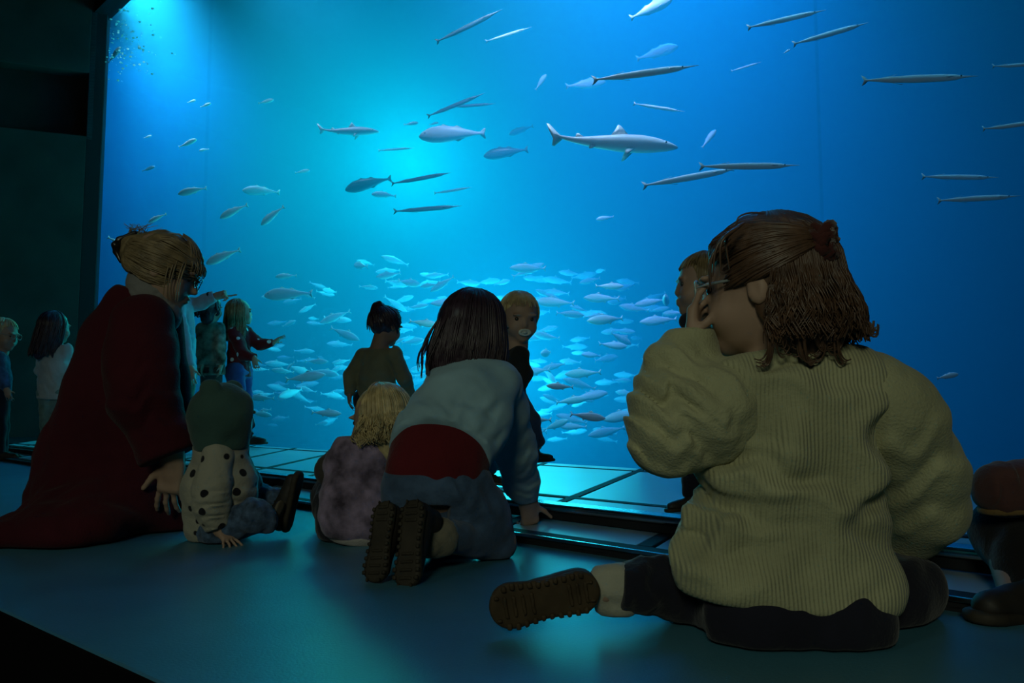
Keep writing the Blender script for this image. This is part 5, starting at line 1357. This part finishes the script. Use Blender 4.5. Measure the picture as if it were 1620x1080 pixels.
put_fish('dogfish', 872, 218, 1072, 230, 1.2, 'white dogfish shark swimming to the right in the middle of the water', 'dogfish', None)
put_fish('dogfish', 505, 206, 600, 207, 2.4, 'smaller pale dogfish shark left of the light spot', 'dogfish', None)
GP = 'pollack in the open water'
for a in (
    ('pollack', 763, 211, 663, 214, 2.2, 'bright-backed pollack swimming left inside the light spot'),
    ('pollack_dark', 832, 237, 765, 246, 3.2, 'dark silhouetted pollack right of the light spot'),
    ('pollack_dark', 616, 283, 546, 299, 2.6, 'dark pollack below the small dogfish'),
    ('pollack', 1000, 27, 1062, -2, 2.6, 'pale fish cut by the top edge right of centre'),
    ('pollack', 1010, 92, 1072, 72, 4.2, 'very faint fish high in the blue water, right of centre'),
    ('pollack', 898, 136, 958, 128, 3.8, 'faint fish just behind the tail of the brightest garfish'),
    ('pollack', 848, 141, 864, 117, 3.4, 'small pale fish tilted steeply left of the brightest garfish'),
    ('pollack', 1112, 232, 1132, 205, 3.6, 'small dim fish tilted steeply right of the dogfish snout'),
    ('pollack_dark', 842, 200, 805, 212, 4.2, 'dim fish near the tail of the white dogfish'),
    ('pollack', 325, 298, 282, 306, 1.5, 'round-backed fish at left, the highest of the larger left-hand fish'),
    ('pollack', 390, 325, 348, 344, 1.6, 'pale fish swimming down left, above the hooded baby'),
    ('pollack', 448, 328, 413, 355, 1.7, 'plump fish diving to the left beside another pale one'),
    ('pollack', 378, 396, 326, 416, 1.2, 'pale fish just right of the fringe of the woman'),
    ('pollack', 262, 339, 235, 351, 1.2, 'small bright fish above the hair of the woman'),
    ('pollack', 172, 376, 206, 392, 1.1, 'bright fish beside the hair claw of the woman'),
    ('pollack', 440, 304, 384, 300, 2.8, 'faint fish hovering above two pale fish at left'),
    ('pollack', 491, 464, 418, 466, 1.6, 'large bright fish with trailing fins above the girl in red'),
    ('pollack', 468, 436, 436, 437, 2.2, 'small fish directly above the large bright fish at left'),
    ('pollack', 1484, 598, 1516, 591, 1.2, 'single bright fish alone at right beside the ribbed sweater sleeve'),
    ('pollack', 970, 343, 943, 347, 3.4, 'single dim fish between the dogfish and the shoal'),
    ('pollack', 284, 232, 311, 220, 2.0, 'small dark-edged fish slanting upward at upper left'),
    ('pollack', 410, 163, 433, 157, 2.4, 'small white fish at the top left, rightmost there'),
    ('pollack', 297, 162, 310, 158, 2.4, 'tiny fish at upper left, leading a pair'),
    ('pollack', 318, 169, 334, 163, 2.4, 'tiny fish at upper left, trailing a pair'),
    ('pollack', 228, 218, 240, 214, 2.0, 'tiny fish at left, close to the window edge'),
    ('pollack_dark', 226, 270, 245, 263, 2.0, 'tiny dark fish at left above the claw-haired woman'),
    ('pollack', 330, 236, 315, 238, 2.6, 'tiny pale fish under the small dark-edged fish'),
    ('pollack', 468, 273, 490, 269, 3.0, 'tiny pale fish under the smaller dogfish'),
    ('pollack', 1240, 84, 1250, 78, 2.0, 'speck-like fish under the two slanting garfish'),
    ('pollack', 640, 197, 662, 194, 3.2, 'small glowing fish above the bright-backed pollack'),
    ('pollack', 680, 197, 694, 194, 3.4, 'tiny glowing fish above the bright-backed pollack'),
    ('pollack', 625, 310, 588, 306, 3.0, 'bright-backed fish under the dark pollack')):
    put_fish(a[0], *a[1:6], a[6], 'pollack', GP)

# the shoal: every fish an object of its own
rs = random.Random(77)
GS = 'shoal of pale fish in the lower water'
zones = [((625, 800), (440, 545), 44, 'between top-knot girl and dark-haired girl'), ((835, 1070), (470, 695), 104, 'between pacifier toddler and ribbed sweater'),
         ((400, 548), (540, 675), 44, 'between girl in red and top-knot girl'), ((560, 690), (560, 640), 12, 'beside right arm of top-knot girl'),
         ((425, 548), (450, 535), 14, 'above raised hand of girl in red'), ((830, 1010), (415, 475), 14, 'high right of pacifier toddler head'), ((560, 700), (410, 460), 8, 'over head of top-knot girl')]
n_made = 0
taken, shoal = [], []
ORD = 'first second third fourth fifth sixth seventh eighth ninth tenth eleventh twelfth thirteenth fourteenth fifteenth sixteenth seventeenth eighteenth nineteenth twentieth'.split()
for (xa, xb), (ya, yb), cnt, where in zones:
    for _ in range(cnt):
        x = rs.uniform(xa, xb); y = rs.triangular(ya, yb, (ya + yb) / 2)
        low = (y - 440) / 240
        off = rs.uniform(2.2, 6.0) if y > 520 else rs.uniform(2.8, 6.4)
        L = rs.uniform(.20, .36)
        d = glass_depth(x) + off
        c = P(x, y, d)
        for _t in range(80):
            if all((c - q).length > .36 for q in taken): break
            x = rs.uniform(xa, xb); y = rs.uniform(ya, yb); d = glass_depth(x) + rs.uniform(2.2, 6.4); c = P(x, y, d)
        taken.append(c)
        yaw = rs.gauss(0, .6) + (math.pi if rs.random() < .55 else 0); pit = rs.gauss(0, .20)
        dv = Vector((math.cos(yaw) * math.cos(pit), math.sin(yaw) * math.cos(pit) * .8, math.sin(pit))).normalized() * (L / 2)
        o = bpy.data.objects.new('shoal_fish', MACK); C.objects.link(o)
        orient(o, c - dv, c + dv, None, rs.gauss(0, .2))
        shoal.append((where, min(3, max(0, int(4 * (y - ya) / (yb - ya)))), 'right' if dv.x > 0 else 'left', x, o))
shoal.sort(key=lambda t: t[:4]); cnt_ = {}
for where, band, face, x, o in shoal:
    k = (where, band, face); i = cnt_.get(k, 0); cnt_[k] = i + 1
    tag(o, '%s %s-facing hazy fish from left, %s row, %s' % (ORD[min(i, 19)], face, ('topmost', 'upper', 'lower', 'lowest')[band], where), 'fish', 'shoal ' + where)
for (tx, ty, hx, hy, off, lb) in ((905, 612, 864, 610, .9, 'clearest pale fish of the shoal, left-facing, beside the pacifier toddler'),
                                  (905, 655, 958, 662, .8, 'large pale fish with raised tail low right of the pacifier toddler'),
                                  (870, 664, 820, 664, .9, 'flat-bellied pale fish right beside the pacifier toddler legs'),
                                  (495, 652, 540, 654, 1.0, 'dome-backed pale fish left of the wavy-haired child'),
                                  (432, 630, 392, 628, .9, 'pale fish right of the baby hood'), (396, 652, 430, 657, 1.0, 'lowest pale fish right of the baby hood'),
                                  (455, 600, 515, 592, 1.0, 'brightest long fish of the shoal right of the girl in red'),
                                  (650, 508, 694, 514, 1.4, 'shining white fish of the shoal left of the dark-haired girl')):
    o = bpy.data.objects.new('shoal_fish', MACK); C.objects.link(o)
    dd = (glass_depth(tx) + glass_depth(hx)) / 2 + off
    orient(o, P(tx, ty, dd), P(hx, hy, dd)); tag(o, lb, 'fish', GS)

def bubble_mat():
    m = bpy.data.materials.new('bubble'); m.use_nodes = True; nt = m.node_tree; nt.nodes.clear()
    out = nt.nodes.new('ShaderNodeOutputMaterial'); a = nt.nodes.new('ShaderNodeBsdfTranslucent'); b = nt.nodes.new('ShaderNodeBsdfDiffuse'); mx = nt.nodes.new('ShaderNodeMixShader')
    a.inputs[0].default_value = b.inputs[0].default_value = (.95, .97, .97, 1)
    nt.links.new(a.outputs[0], mx.inputs[1]); nt.links.new(b.outputs[0], mx.inputs[2]); nt.links.new(mx.outputs[0], out.inputs[0]); return m
# bubbles rising in the upper left corner
bm = bmesh.new(); rs = random.Random(3)
for i in range(170):
    x = rs.gauss(192, 26); y = rs.gauss(66, 34); d = glass_depth(x) + rs.uniform(.5, 1.1); r = rs.choice((.005, .006, .008, .010, .014))
    c = P(x, y, d)
    if x < 166 or c.z > GLASS_TOP - .25: continue
    bmesh.ops.create_icosphere(bm, subdivisions=2, radius=r, matrix=Matrix.Translation(c) @ Matrix.Diagonal((1.2, 1, .8, 1)))
me = bpy.data.meshes.new('bubbles'); bm.to_mesh(me); bm.free(); me.shade_smooth(); me.materials.append(bubble_mat())
o = bpy.data.objects.new('bubbles', me); C.objects.link(o); tag(o, 'cluster of air bubbles in the upper left corner of the window', 'bubbles', kind='stuff')
put_fish('pollack_dark', 172, 98, 190, 74, 1.2, 'dark thin fish among the bubbles in the upper left corner', 'pollack', GP)
